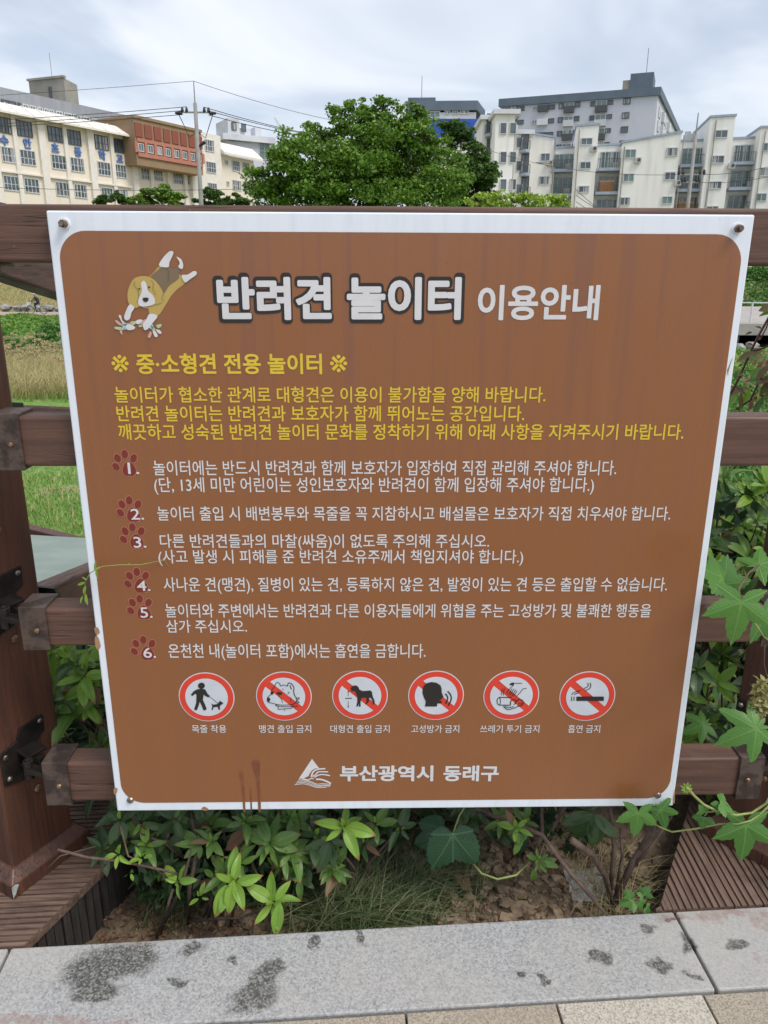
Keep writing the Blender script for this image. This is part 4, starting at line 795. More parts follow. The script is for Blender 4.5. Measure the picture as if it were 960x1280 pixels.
a_, b_ = g(592, 112), g(690, 140); mb = MB(); G2.box(mb, a_[0], b_[0], zt_-.5, a_[1], -7, -1.5); mb.build('roof_box', M['slate'], t); MB().cyl(G2.pt(g(640, 110)[0], a_[1], -4), G2.pt(g(640, 110)[0], a_[1]+4, -4), .06, 5).build('aerial', M['polec'], t)
for x0, x1, y0, y1 in [(596, 625, 168, 186), (636, 666, 166, 190), (670, 706, 166, 190), (722, 742, 164, 178), (748, 770, 162, 178), (776, 808, 162, 176)]:
    p_, q_ = g(x0, y0), g(x1, y1); window(G2, t, p_[0], q_[0], q_[1], p_[1], .02, 2, 1, 'wframe', 'glassg', .12)
bb = thing('blue_sign_building', atY(570, 200, 96)*1-Z*0, 'white block with a large plain blue panel, behind the tree crown', 'building')
a_, b_ = atY(536, 148, 102), atY(604, 176, 102); MB().box(a_.x-.5, b_.x+.3, 102.3, 112, .2, a_.z-.2).build('wall', M['apt'], bb); MB().box(a_.x, b_.x, 102, 102.28, b_.z, a_.z).build('blue_panel', M['blue'], bb, bevel=.05)
# tall grey tower
p0 = atY(626.5, 129, 153); p1 = atY(823, 115, 143.5); p2 = atY(848, 165, 182)
G1 = FP((p0.x, p0.y), (p1.x-p0.x, p1.y-p0.y)); ln = (Vector((p1.x-p0.x, p1.y-p0.y))).length; t = thing('apartment_tower', G1.pt(ln/2, .2), 'tall lavender grey apartment tower with slate roof band rising behind the white flats', 'apartment tower')
g = lambda x, y: G1.uz(*z3(x, y)); zt_ = g(575, 81)[1]; sd2 = Vector((p2.x-p1.x, p2.y-p1.y, 0))
MB().prism([G1.pt(0, .2), G1.pt(ln, .2), G1.pt(ln, .2)+sd2, G1.pt(0, .2)+sd2], Z*(zt_-1.3-.2)).build('wall', M['lav'], t)
e_ = G1.n*.35-G1.d*.35; MB().prism([G1.pt(-.4, zt_-1.3, .4), G1.pt(ln+.4, zt_-1.3, .4), G1.pt(ln+.4, zt_-1.3, -.4)+sd2, G1.pt(-.4, zt_-1.3, -.4)+sd2], Z*1.25).build('roof_band', M['slate'], t)
a_, b_ = g(449, 34), g(552, 82); mb = MB(); G1.box(mb, a_[0]+1.2, b_[0], zt_-.1, a_[1], -7, -.5); mb.build('roof_box', M['slate'], t); mb = MB(); G1.box(mb, a_[0], a_[0]+1.15, zt_-.1, a_[1]-.9, -6, -.7); mb.build('roof_doorway', M['concrete'], t)
MB().cyl(G1.pt(a_[0]+3.5, a_[1], -4), G1.pt(a_[0]+3.5, a_[1]+4.5, -4), .06, 5).build('aerial', M['polec'], t)
fl = (g(460, 120)[1]-g(456, 220)[1])/2
for k in range(0, 5):
    dz = -fl*k
    for x0, x1, y0, y1, gm in [(450, 474, 121, 142, 'glass'), (22, 42, 155, 168, 'glass'), (46, 76, 148, 185, 'glass'), (80, 100, 150, 165, 'glass'), (130, 147, 150, 164, 'glassg'), (153, 180, 144, 162, 'glassg'), (188, 208, 144, 160, 'glass'), (222, 240, 140, 158, 'glass'), (243, 274, 136, 168, 'glassg'), (279, 297, 135, 152, 'glass'), (334, 350, 133, 149, 'glass'), (354, 390, 129, 166, 'glassg'), (394, 413, 128, 143, 'glass')]:
        p_, q_ = g(x0, y0), g(x1, y1); z1_ = p_[1]+dz
        if p_[1] < 0: continue
        window(G1, t, p_[0], q_[0], q_[1]+dz, z1_, .02, 2, 1, 'wframe' if gm == 'glassg' else 'dframe', gm, .10)
    for x0, x1, yy in [(44, 80, 190), (148, 185, 168), (240, 276, 172), (350, 392, 170)]:
        p_, q_ = g(x0, yy), g(x1, yy); mb = MB(); G1.box(mb, p_[0], q_[0], p_[1]+dz-.1, p_[1]+dz+.9, .02, .7); mb.build('balcony', M['lavlt' if k % 2 else 'railing'], t)
SDF = FP((p1.x, p1.y), sd2.xy)
for k in range(6):
    for j in range(7): u = 3+j*5.2; mb = MB(); SDF.box(mb, u, u+2.6, zt_-4.0-fl*k, zt_-2.4-fl*k, .02, .5 if j % 2 else .12); mb.build('side_window', M['wframe' if j % 2 else 'glass'], t)
# white low flats
A = FP((33, 92.4), (1, -.2)); az = lambda x, y, o=0: A.uz(*z3(x, y), o)
flats = thing('white_flats', A.pt(4, .2), 'long row of off-white flats with stair towers and glazed balconies on the right', 'flats')
def vol(name, x0, x1, y0, y1, o, mat='apt', dep=10):
    """wall volume whose top left and top right corners are seen at (x0,y0), (x1,y1)"""
    a_, b_ = az(x0, y0, o), az(x1, y1, o); mbx = MB().prism([A.pt(a_[0], .2, o), A.pt(b_[0], .2, o), A.pt(b_[0], b_[1], o), A.pt(a_[0], a_[1], o)], -A.n*dep)
    mbx.build(name, M[mat], flats); mb = MB().prism([A.pt(a_[0]-.1, a_[1]+.01, o+.12), A.pt(b_[0]+.1, b_[1]+.01, o+.12), A.pt(b_[0]+.1, b_[1]+.22, o+.12), A.pt(a_[0]-.1, a_[1]+.22, o+.12)], -A.n*(dep+.2)); mb.build('coping', M['aptb'], flats); return a_, b_
vol('wall', 108, 207, 246, 262, 0); vol('stair_tower', 284, 364, 222, 215, 1.3); vol('wall', 447, 656, 280, 242, .6); vol('stair_tower', 758, 846, 190, 184, 1.5); vol('wall', 936, 1240, 226, 222, .8)
for x0, x1, y in [(200, 290, 300), (355, 455, 290), (650, 765, 275), (836, 942, 266)]: vol('wall', x0, x1, y, y-4, -1.4, 'apt', 7)
for x0, y0, x1, y1, o in [(158, 315, 190, 344, 0), (152, 396, 187, 426, 0), (300, 261, 340, 286, 1.3), (297, 345, 334, 371, 1.3), (291, 430, 328, 454, 1.3), (456, 301, 493, 333, .6), (450, 387, 486, 416, .6), (436, 470, 472, 499, .6), (603, 295, 640, 326, .6), (596, 381, 632, 410, .6), (586, 467, 621, 495, .6),
                          (774, 233, 816, 261, 1.5), (763, 323, 804, 351, 1.5), (753, 414, 795, 441, 1.5), (742, 501, 783, 525, 1.5), (942, 278, 975, 308, .8), (931, 366, 965, 396, .8), (918, 456, 953, 485, .8), (1030, 278, 1065, 308, .8), (1020, 366, 1055, 396, .8)]:
    p_, q_ = az(x0, y0, o), az(x1, y1, o); window(A, flats, p_[0], q_[0], q_[1], p_[1], o+.01, 2, 1, 'wframe', 'glassg' if x0 in (456, 450, 597, 586, 918) else 'glass', .08)
for bay in [[(203, 318, 276, 372), (198, 401, 271, 458), (194, 484, 266, 540)], [(364, 310, 443, 368), (359, 396, 437, 451), (352, 477, 430, 535)], [(654, 297, 740, 355), (644, 384, 731, 441), (634, 470, 716, 525)], [(837, 286, 926, 346), (826, 375, 912, 435), (815, 462, 902, 520)]]:
    for j, (x0, y0, x1, y1) in enumerate(bay):
        p_, q_ = az(x0, y0, -1.4), az(x1, y1, -1.4); window(A, flats, p_[0]+.1, q_[0]-.1, q_[1], p_[1], -1.38, 4, 1, 'wframe', 'glassg', .09)
        mb = MB(); A.box(mb, p_[0]-.2, q_[0]+.2, q_[1]-.42, q_[1]-.12, -1.4, .35); sl_ = mb.build('balcony_slab', M['aptb'], flats)
        mb = MB(); zr0, zr1 = q_[1]-.12, q_[1]+.85; A.box(mb, p_[0]-.15, q_[0]+.15, zr1-.05, zr1, .25, .31)
        nb = 14
        for k in range(nb+1): u = p_[0]-.12+(q_[0]-p_[0]+.24)*k/nb; A.box(mb, u-.02, u+.02, zr0, zr1-.05, .26, .30)
        mb.build('railing', M['railing'], sl_)
        mb = MB(); ua = q_[0]-1.1; A.box(mb, ua, ua+.75, zr0, zr0+.6, -.3, .05)
        if (x0+j) % 3 != 0: mb.build('air_conditioner', M['ac'], sl_)
        if (x0, j) in ((359, 1), (634, 2)): mb = MB(); A.box(mb, p_[0]+.2, p_[0]+1.8, zr0, zr0+1.2, -.2, .1); mb.build('cupboard', M['orange'], sl_)
for x, yb, y0, o in [(449, 520, 285, .6), (654, 520, 245, .6), (205, 520, 268, 0), (286, 520, 225, 1.3), (761, 520, 192, 1.5), (938, 520, 230, .8)]:
    u_ = az(x+4, 300, o)[0]; zt_ = az(x+4, y0, o)[1]-.2; MB().cyl(A.pt(u_, .3, o+.12), A.pt(u_, zt_, o+.12), .055, 6).build('drain_pipe', M['concrete'], flats)
for x, y, o in [(500, 340, .6), (640, 420, .6), (830, 360, 1.5), (190, 350, 0), (975, 400, .8), (345, 300, 1.3)]:
    p_ = az(x, y, o); mb = MB(); A.box(mb, p_[0]-.35, p_[0]+.35, p_[1]-.3, p_[1]+.25, o+.05, o+.4); ac_ = mb.build('air_conditioner', M['ac'], flats); MB().cyl(A.pt(p_[0]+.1, p_[1], o+.4), A.pt(p_[0]+.1, p_[1], o+.43), .18, 12).build('fan_grille', M['railing'], ac_)
for px_, py_, h_ in [(668, 250, .7), (682, 262, 1.)]:
    p_ = az(px_, py_, -3); mb = MB(); A.box(mb, p_[0], p_[0]+.6, p_[1]-1.2, p_[1]+h_*.5, -3.4, -3); mb.build('roof_vent', M['ac'], flats)
# left wings of the flats
wg = thing('corner_flats', atY(625, 262, 82)-Z*0, 'white corner flats with rounded balconies and flat roof caps, left of the row of flats', 'flats')
def wbox(px0, px1, yt, Y_, dep, mat='apt', name='wall', cap=True):
    a_, b_ = atY(px0, yt, Y_), atY(px1, yt, Y_); MB().box(a_.x, b_.x, Y_, Y_+dep, .2, a_.z).build(name, M[mat], wg)
    if cap: MB().box(a_.x-.3, b_.x+.5, Y_-.4, Y_+dep+.2, a_.z+.01, a_.z+.45).build('roof_cap', M['lavlt'], wg)
    return FP((a_.x, Y_), (1, 0)), b_.x-a_.x
fp1, l1 = wbox(620, 644, 143, 88, 8); fp0, l0 = wbox(603.5, 622, 150, 92, 8); fp2, l2 = wbox(644, 662, 168, 94, 8)
for (fp, l_, pts) in ((fp1, l1, [(625, 160), (625, 196), (637, 196), (625, 230), (637, 230), (637, 160)]), (fp2, l2, [(645, 178), (645, 207), (645, 236)])):
    for px_, py_ in pts: u, z = fp.uz(px_, py_); window(fp, wg, u, u+.7, z-.6, z+.5, .02, 1, 1, 'wframe', 'glass', .06)
for (fp, pxs, ys_) in ((fp0, (606, 616), (166, 197, 228)), (fp2, (649, 662), (186, 215, 243))):
    for yy in ys_:
        u0, z0 = fp.uz(pxs[0], yy); u1 = fp.uz(pxs[1], yy)[0]; pts = [fp.pt(u0+(u1-u0)*(.5-.5*math.cos(math.pi*k/8)), z0-.5, .0+1.3*math.sin(math.pi*k/8)) for k in range(9)]
        s_ = MB().prism(pts, Z*.3).build('balcony_slab', M['aptb'], wg); mb = MB()
        for k in range(8): mb.beam(pts[k]+Z*1.2, pts[k+1]+Z*1.2, Vector((0, .025, 0)), Z*.03); mb.beam(pts[k]+Z*.3, pts[k]+Z*1.2, Vector((.02, 0, 0)), Vector((0, .02, 0)))
        mb.build('railing', M['railing'], s_); window(fp, wg, u0+.15, u1-.15, z0-.15, z0+1.9, .02, 2, 1, 'dframe', 'glass', .08)

# ================================================================== POLES AND WIRES
def upole(px, ytop, Y_, r, label, arms):
    tp = atY(px, ytop, Y_); base = Vector((tp.x, tp.y, gz(0, Y_))); t = thing('utility_pole', base, label, 'utility pole', 'utility poles in front of the buildings')
    MB().tube([base, tp-Z*1.4], [r*1.35, r*.85], 12).build('shaft', M['polec'], t, smooth=True); MB().cyl(tp-Z*1.4, tp, .05, 6, .035).build('top_rod', M['polec'], t)
    for dz, hw in arms:
        c = tp-Z*dz; MB().box(c.x-hw, c.x+hw, c.y-.05, c.y+.05, c.z-.05, c.z+.05).build('crossarm', M['polec'], t)
        for s_ in (-1, 1):
            for f_ in (.98, .66): MB().tube([c+X*hw*s_*f_-Z*.02, c+X*hw*s_*f_+Z*.1, c+X*hw*s_*f_+Z*.32], [.07, .12, .06], 8).build('insulator', M['wire'], t)
    return t, tp
lp, lt = upole(242, 101, 60, .15, 'concrete utility pole in front of the school, with one crossarm of black insulators', [(2.0, .95)])
for s_ in (-1, 1):
    c = lt-Z*2.05+X*s_*.95; MB().tube([c+X*s_*.5, c+X*s_*.1, c], [.08, .13, .06], 8).build('strain_insulator', M['wire'], lp)
    pts = [c+X*s_*.3, c+X*(-s_*.1)-Z*.9+Y*.1, c+X*(-s_*.35)-Z*1.6, c-X*s_*.8-Z*1.3]; MB().tube(pts, .03, 5).build('jumper_cable', M['wire'], lp)
MB().tube([lt-Z*4.2+X*.1, lt-Z*3.9+X*.55], [.1, .12], 8).build('insulator', M['wire'], lp)
rpp, rtp = upole(873, 141, 58, .13, 'concrete utility pole before the white flats, with several short crossarms', [(3.9, .9), (4.4, .6)])
upole(884, 236, 66, .06, 'short thin dark pole beside the concrete pole on the right', [])
MB().tube([rtp-Z*9.2+X*.3, rtp-Z*8.2+X*.3], .3, 10).build('transformer', M['polec'], rpp)
def wire(p, q, sag, label, r=.028):
    pts = [p.lerp(q, k/16)-Z*sag*4*(k/16)*(1-k/16) for k in range(17)]; o = MB().tube(pts, r, 3, False).build('power_line', M['wire'], None); tagp(o, label, 'cable', 'overhead cables'); return o
c = lt-Z*2.
wire(lt-Z*.02, Vector((-95, 62, lt.z-1.2)), 1.2, 'topmost thin cable running left from the pole before the school', .018); wire(lt-Z*.02, atY(560, 165, 90), .9, 'topmost thin cable running right from the pole towards the tree', .018)
for i, (dx, dz) in enumerate(((-.95, 0), (-.9, -.25), (-.6, .25))):
    wire(c+Vector((dx, 0, .1+dz)), Vector((-75, 52+i, c.z-2.2+i*.35)), 1.1, 'heavy cable running left from the insulators, %s of three' % ('middle', 'lowest', 'highest')[i]); wire(c+Vector((-dx, 0, .1+dz)), atY(600, 178+i*2, 80), 1.0, 'heavy cable running right from the insulators, %s of three' % ('middle', 'lowest', 'highest')[i])
wire(atY(-60, 232, 56), atY(420, 232, 60), .3, 'low cable crossing in front of the school windows', .02)
wire(rtp-Z*3.9+X*.8, atY(1100, 150, 50), .8, 'upper cable running right from the pole before the flats', .02); wire(rtp-Z*3.9-X*.8, atY(560, 168, 75), 1.0, 'upper cable running left from the pole before the flats', .018)
wire(rtp-Z*4.4+X*.5, atY(1100, 170, 50), .8, 'second cable running right from the pole before the flats', .018)
for i, (y0, y1) in enumerate(((236, 262), (244, 270), (250, 246), (229, 240))):
    wire(atY(720, y0+8, 62), rtp-Z*(8.3+i*.35), .5, '%s low cable slanting across the flats towards the pole' % ('first', 'second', 'third', 'fourth')[i], .022); wire(rtp-Z*(8.3+i*.35), atY(1080, y1, 56), .5, '%s low cable running right past the lower balconies' % ('first', 'second', 'third', 'fourth')[i], .022)
sl_t = thing('street_lamp', Vector((atY(690, 262, 58).x, 58, .25)), 'thin grey street lamp with a short arm before the white flats', 'street lamp'); tp = atY(692, 210, 58)
MB().tube([Vector((tp.x, 58, .25)), tp, tp+Vector((-.25, 0, .3)), tp+Vector((-.7, 0, .35))], [.07, .05, .04, .035], 8).build('mast', M['polec'], sl_t); MB().blob(tp+Vector((-.95, 0, .33)), (.35, .12, .07), 8, 5).build('lamp_head', M['polec'], sl_t)

# ================================================================== TREES
def tree(name, label, lobes, Y_, fol, group, base_px, dens=1., leaf=.30, trunk=.32, cat='tree', depth=1.):
    b0 = atY(base_px, 262, Y_); b0.z = gz(0, Y_); t = thing(name, b0, label, cat, group); P = []; limbs = MB()
    k_ = Y_/950.; fork = b0+Z*2.2; limbs.tube([b0-Z*.3, b0+Z*1, fork], [trunk*1.4, trunk, trunk*.85], 10)
    for (px, py, r) in lobes:
        R_ = r*k_; dy = rnd.uniform(-1, 1)*R_*.8*depth; c = atY(px, py, Y_+dy)
        mid = fork.lerp(c, .5)+Vector((rnd.uniform(-.4, .4), rnd.uniform(-.4, .4), .3)); limbs.tube([fork, mid, c], [trunk*.38, trunk*.18, .02], 6)
        nsub = int(26*(R_/1.6)**1.6)+7
        for j in range(nsub):
            d = Vector((rnd.gauss(0, 1), rnd.gauss(0, 1), rnd.gauss(0, 1))).normalized()*(.45+.55*rnd.random())*R_; q = c+Vector((d.x, d.y, d.z*.85)); rr = rnd.uniform(.34, .70)*min(1.2, max(.5, R_/1.6))
            if j % 3 == 0: limbs.tube([c.lerp(q, .1), q], [.045, .015], 4, False)
            n = int(100*dens*(rr/.45)**1.6); dd = rng.normal(size=(n, 3)); dd = vnorm(dd)*(rng.random((n, 1))**.45)*rr*np.array([1.2, 1.2, .6]); P.append(np.array(q)+dd)
    P = np.concatenate(P); V, Q = leaf_quads(P, leaf*.8, 1.1, .6); npmesh('crown', V, Q, fol, t); limbs.build('trunk', M['bark'], t, smooth=True); return t
big = [(345, 222, 30), (372, 192, 30), (398, 172, 26), (424, 150, 20), (443, 134, 13), (479, 136, 16), (508, 150, 24), (452, 166, 26), (482, 174, 34), (530, 172, 26), (418, 200, 34), (330, 246, 20), (362, 246, 30), (452, 206, 38), (500, 206, 38), (546, 200, 28), (400, 240, 34), (446, 246, 38), (500, 246, 40), (548, 240, 34), (470, 225, 34), (462, 150, 18), (495, 155, 20), (372, 215, 26), (340, 235, 20), (570, 225, 22), (350, 200, 16), (521, 142, 9)]
tree('broadleaf_tree', 'large rounded green tree in the middle behind the notice board', big, 46, M['fol_tree'], None, 440, .80, .25, .4)
tree('broadleaf_tree', 'darker narrower tree on the right flank of the large tree', [(565, 160, 14), (575, 178, 20), (590, 196, 20), (602, 218, 22), (580, 218, 26), (612, 240, 18), (595, 246, 26), (565, 248, 22)], 51, M['fol_dark'], None, 588, 1.1, .27, .28)
tree('young_tree', 'low lime green young tree right of the dark tree', [(598, 252, 16), (622, 246, 14), (640, 254, 15), (655, 247, 8), (668, 254, 12)], 42, M['fol_lime'], None, 630, .8, .24, .1, depth=.8)
tree('young_tree', 'low lime green bush top before the white flats', [(690, 254, 12), (704, 252, 10), (678, 258, 10)], 44, M['fol_lime'], None, 694, .7, .24, .1)
for i, (lob, lb) in enumerate((([(128, 252, 10), (146, 248, 9), (158, 254, 10)], 'sparse low tree top before the school, farthest left'), ([(186, 246, 14), (205, 243, 13), (220, 250, 12), (172, 254, 10)], 'rounded low tree top left of the utility pole'), ([(262, 243, 10), (272, 250, 12), (250, 255, 9)], 'low tree top just right of the utility pole'), ([(292, 252, 10), (305, 254, 9), (284, 256, 9)], 'small low tree top beside the large tree'))):
    tree('low_tree', lb, lob, 87, M['fol_dark'] if i != 1 else M['fol_tree'], 'low trees before the school', lob[0][0], 1.3, .36, .15)

# ================================================================== PARK
def scatter_px(n, px0, px1, Y0, Y1, hmax=0.):
    Yv = Y0+(Y1-Y0)*rng.random(n); u = (px0+(px1-px0)*rng.random(n)-480)/950*1.04; x = u*Yv; z = np.array([gz(0, y) for y in Yv]); return np.stack([x, Yv, z], 1)
def stuff(name, V, Q, mat, label):
    o = npmesh(name, V, Q, mat, org=tuple(V.mean(0))); tagp(o, kind='stuff'); return o
P = np.concatenate([scatter_px(9000, -20, 150, 6.4, 14), scatter_px(9000, -30, 150, 14, 20)]); V, Q = blades(P, .065, .012, .7, 2); stuff('lawn_grass', V, Q, M['grass_green'], '')
P = np.concatenate([scatter_px(1500, -20, 150, 6.4, 14)]); V, Q = blades(P, .10, .012, .6, 2); stuff('dry_lawn_grass', V, Q, M['grass_dry'], '')
P = np.concatenate([scatter_px(13000, -60, 170, 20.5, 28.5)]); V, Q = blades(P, .8, .022, .85, 3); stuff('dry_grass', V, Q, M['grass_dry'], '')
P = scatter_px(2500, -60, 170, 20, 28); V, Q = blades(P, .45, .02, .5, 2); stuff('green_grass', V, Q, M['grass_green'], '')
P = scatter_px(170, -40, 150, 22, 28); stv, stq = [], []
for p_ in P:
    h_ = rnd.uniform(.8, 1.25); dx = rnd.uniform(.1, .35)*rnd.choice((-1, 1)); t_ = rng.random(60)[:, None]; base = np.array(p_)+np.array([0, 0, h_]); q = base+np.array([dx, 0, .16])*t_+np.array([0, 0, -.14])*t_**2+rng.normal(size=(60, 3))*.03*(1.1-t_)
    stv.append(q)
V, Q = leaf_quads(np.concatenate(stv), .07, .3, .35); stuff('reed_plumes', V, Q, M['plume'], '')
def mound(n, px0, px1, Y0, Y1, h, leaf, mat, name, nz=.35):
    P = scatter_px(n, px0, px1, Y0, Y1); hh = h*(.55+.45*np.sin(P[:, 0]*1.7+1)*np.cos(P[:, 1]*1.3))*np.array([.6+.8*mn.noise(Vector((p[0]*.6, p[1]*.6, 0)))+.2 for p in P]); P[:, 2] += np.maximum(.05, hh)*(rng.random(n)**.35); V, Q = leaf_quads(P, leaf, 1.2, .6); stuff(name, V, Q, mat, '')
mound(26000, -80, 180, 28.5, 35, 1.25, .16, M['fol_herb'], 'weed_thicket'); mound(16000, -100, 190, 35, 64, .35, .3, M['grass_green'], 'ground_cover')
mound(26000, 860, 1060, 10, 26, .6, .11, M['fol_herb'], 'weed_cover'); mound(7000, 880, 1060, 24, 36, .35, .2, M['grass_green'], 'ground_cover')
P = scatter_px(5000, 860, 1060, 10, 24); V, Q = blades(P, .35, .02, .5, 2); stuff('green_grass', V, Q, M['grass_green'], '')
P = np.concatenate([scatter_px(9000, -80, 180, 73.5, 86), scatter_px(9000, 860, 1060, 73.5, 86)]); V, Q = blades(P, .4, .08, .5, 1); V2 = V; stuff('bank_grass', V, Q, M['grass_dry'], '')
def bush(px0, px1, Y_, h, mat, label, n=2500, leaf=.2):
    a_, b_ = atY(px0, 350, Y_), atY(px1, 350, Y_); c = np.array([(a_.x+b_.x)/2, Y_, gz(0, Y_)]); d = vnorm(rng.normal(size=(n, 3))); d[:, 2] = np.abs(d[:, 2]); r = (.7+.3*rng.random((n, 1)))
    P = c+d*r*np.array([(b_.x-a_.x)/2, 1., h]); V, Q = leaf_quads(P, leaf, .8, .6); t = thing('bush', Vector(c), label, 'bush'); npmesh('foliage', V, Q, mat, t)
    MB().tube([Vector(c)-Z*.1, Vector(c)+Z*h*.6], [.08, .03], 6).build('stem', M['bark'], t)
bush(-20, 22, 84, 1.0, M['fol_dark'], 'dark rounded bush on top of the grass bank at the left edge'); bush(925, 975, 82, 1.6, M['fol_herb'], 'green bush on the grass bank at the right edge')
mound(9000, 860, 1060, 75, 87, .7, .4, M['fol_herb'], 'bank_plants')
k = 0
for px_, w_, h_, lb in [(-16, 14, 9, 'grey boulder at the foot of the bank, leftmost and partly cut off'), (8, 13, 10, 'pale rounded boulder at the foot of the bank, largest at far left'), (22, 10, 8, 'darker boulder between two pale ones at the bank foot'), (33, 9, 8, 'boulder at the bank foot just left of the cyclist'), (49, 10, 7, 'boulder half hidden behind the cyclist'), (62, 11, 8, 'flat boulder right of the cyclist beside the board edge'), (74, 9, 7, 'boulder behind the left edge of the board'),
                        (912, 10, 9, 'boulder behind the right edge of the board'), (925, 12, 9, 'pale boulder at the right bank foot, left of two'), (940, 12, 8, 'pale boulder at the right bank foot, middle'), (956, 13, 9, 'pale boulder at the right bank foot, at the picture edge')]:
    c = atY(px_, 386, 72.2); c.z = -1.75; s_ = 72.2/950; o = MB().blob(c+Z*h_*s_*.3, (w_*s_*.62, .5, h_*s_*.5), 7, 5, .7).build('boulder', M['rock'], None, bevel=.04); tagp(o, lb, 'boulder', 'boulders along the foot of the bank')
# culvert bridge on the right
br = thing('stream_bridge', atY(960, 405, 42)-Z*.8, 'pale concrete slab bridge over the stream on the right', 'bridge'); zt_ = atY(940, 404, 40).z
MB().box(15, 70, 40, 64, zt_-.62, zt_).build('deck', M['slab'], br, bevel=.04)
for x in (17.5, 24, 31): MB().box(x, x+1, 40.6, 63, -1.9, zt_-.62).build('pier', M['rock'], br)
for x in (17.3, 18.9, 20.5, 22.1): MB().cyl((x, 40.5, zt_), (x, 40.5, zt_+1.0), .05, 8).build('rail_post', M['whitep'], br)
MB().beam((17.3, 40.5, zt_+1.0), (22.1, 40.5, zt_+1.0), (0, .03, 0), (0, 0, .03)).build('rail_bar', M['whitep'], br)
MB().add([(14, 36, -1.885), (70, 36, -1.885), (70, 63, -1.885), (14, 63, -1.885)], [[0, 1, 2, 3]]).build('stream_water', simple('dark_stream_water', (.012, .016, .014), None, 3, .08, .1, 2), None).ob['kind'] = 'structure'
for px_, py_, w_, lb in [(924, 436, 12, 'pale rock at the near bank of the stream, left'), (940, 434, 13, 'pale rock at the near bank of the stream, right')]:
    c = atY(px_, py_, 36); o = MB().blob(c, (w_*.02, .5, .25), 9, 6, .3).build('rock', M['rock'], None); tagp(o, lb, 'rock', 'rocks at the stream')
# cyclist --------------------------------------------------------------
q = atY(46.3, 388, 67.5); BX, BY, BZ = q.x, q.y, -1.86
bk = thing('bicycle', (BX, BY, BZ), 'light city bicycle ridden leftwards on the riverside path', 'bicycle'); M['tyre'] = plain('tyre_rubber', (.05, .05, .055), .8); M['bike'] = simple('bicycle_paint', (.45, .55, .58), None, 4, .4)
def bp(x, z, y=0.): return Vector((BX+x, BY+y, BZ+z))
for x in (-.56, .56):
    rim = [bp(x+.33*math.cos(t), .34+.33*math.sin(t)) for t in np.linspace(0, 2*math.pi, 25)]; w_ = MB().tube(rim, .026, 6, False).build('wheel', M['tyre'], bk); mb = MB()
    for k in range(12): mb.tube([bp(x, .34), bp(x+.31*math.cos(k*.5236), .34+.31*math.sin(k*.5236))], .004, 3, False)
    mb.build('spokes', M['steel'], w_).ob['kind'] = 'stuff'; MB().tube([bp(x+.37*math.cos(t), .34+.37*math.sin(t)) for t in np.linspace(.3, 2.6, 10)], .015, 5).build('mudguard', M['bike'], bk)
fr = MB(); 
for a_, b_ in [((-.56, .34), (-.42, .80)), ((-.42, .80), (-.05, .30)), ((-.45, .72), (.12, .55)), ((-.05, .30), (.20, .82)), ((.56, .34), (-.05, .30)), ((.56, .34), (.14, .62)), ((-.42, .80), (-.38, 1.0))]: fr.tube([bp(*a_), bp(*b_)], .022, 6)
fr.build('frame', M['bike'], bk); MB().tube([bp(-.38, 1., -.28), bp(-.36, 1.02, 0), bp(-.30, 1.0, .28)], .016, 6).build('handlebar', M['tyre'], bk); MB().blob(bp(.22, .86), (.14, .08, .04), 8, 5).build('saddle', M['tyre'], bk)
mb = MB().obox(bp(-.62, .86), (.16, 0, 0), (0, .14, 0), (0, 0, .11)); mb.build('front_basket', M['wframe'], bk); MB().tube([bp(-.05, .30, -.09), bp(-.02, .16, -.1), bp(.05, .16, -.14)], .014, 5).tube([bp(-.05, .30, .09), bp(-.08, .44, .1), bp(-.14, .44, .14)], .014, 5).build('crank', M['tyre'], bk)
def skinned(name, joints, edges, root, mat, par, lvl=2):
    me = bpy.data.meshes.new(name); me.from_pydata([tuple(Vector(j[0])-par.org) for j in joints], edges, []); o = bpy.data.objects.new(name, me); link(o, par); me.materials.append(mat)
    sk = o.modifiers.new('skin', 'SKIN'); sk.use_smooth_shade = True
    for i, j in enumerate(joints): me.skin_vertices[0].data[i].radius = (j[1], j[1] if len(j) < 3 else j[2]); me.skin_vertices[0].data[i].use_root = i == root
    su = o.modifiers.new('sub', 'SUBSURF'); su.levels = 1; su.render_levels = lvl; return o
pn = thing('person', (BX+.1, BY, BZ), 'person in dark clothes and white cap riding the bicycle', 'person')
navy = simple('dark_navy_cloth', (.018, .022, .045), None, 8, .85); skin = simple('skin', (.42, .25, .17), None, 8, .6); capm = simple('white_cap_cloth', (.7, .7, .68), None, 8, .8)
J = [(bp(.20, .95), .15), (bp(.14, 1.15), .15), (bp(.03, 1.38), .16), (bp(-.03, 1.48), .055), (bp(-.02, 1.36, -.17), .06), (bp(-.17, 1.17, -.22), .045), (bp(-.33, 1.04, -.25), .032), (bp(-.02, 1.36, .17), .06), (bp(-.17, 1.17, .22), .045), (bp(-.33, 1.04, .25), .032),
     (bp(.16, .88, -.1), .085), (bp(-.12, .72, -.12), .065), (bp(.02, .30, -.13), .045), (bp(.03, .22, -.13), .042), (bp(-.06, .19, -.13), .035), (bp(.16, .88, .1), .085), (bp(-.22, .88, .12), .065), (bp(-.12, .55, .13), .045), (bp(-.11, .50, .13), .042), (bp(-.20, .47, .13), .035)]
skinned('body', J, [(0, 1), (1, 2), (2, 3), (2, 4), (4, 5), (5, 6), (2, 7), (7, 8), (8, 9), (0, 10), (10, 11), (11, 12), (12, 13), (13, 14), (0, 15), (15, 16), (16, 17), (17, 18), (18, 19)], 0, navy, pn)
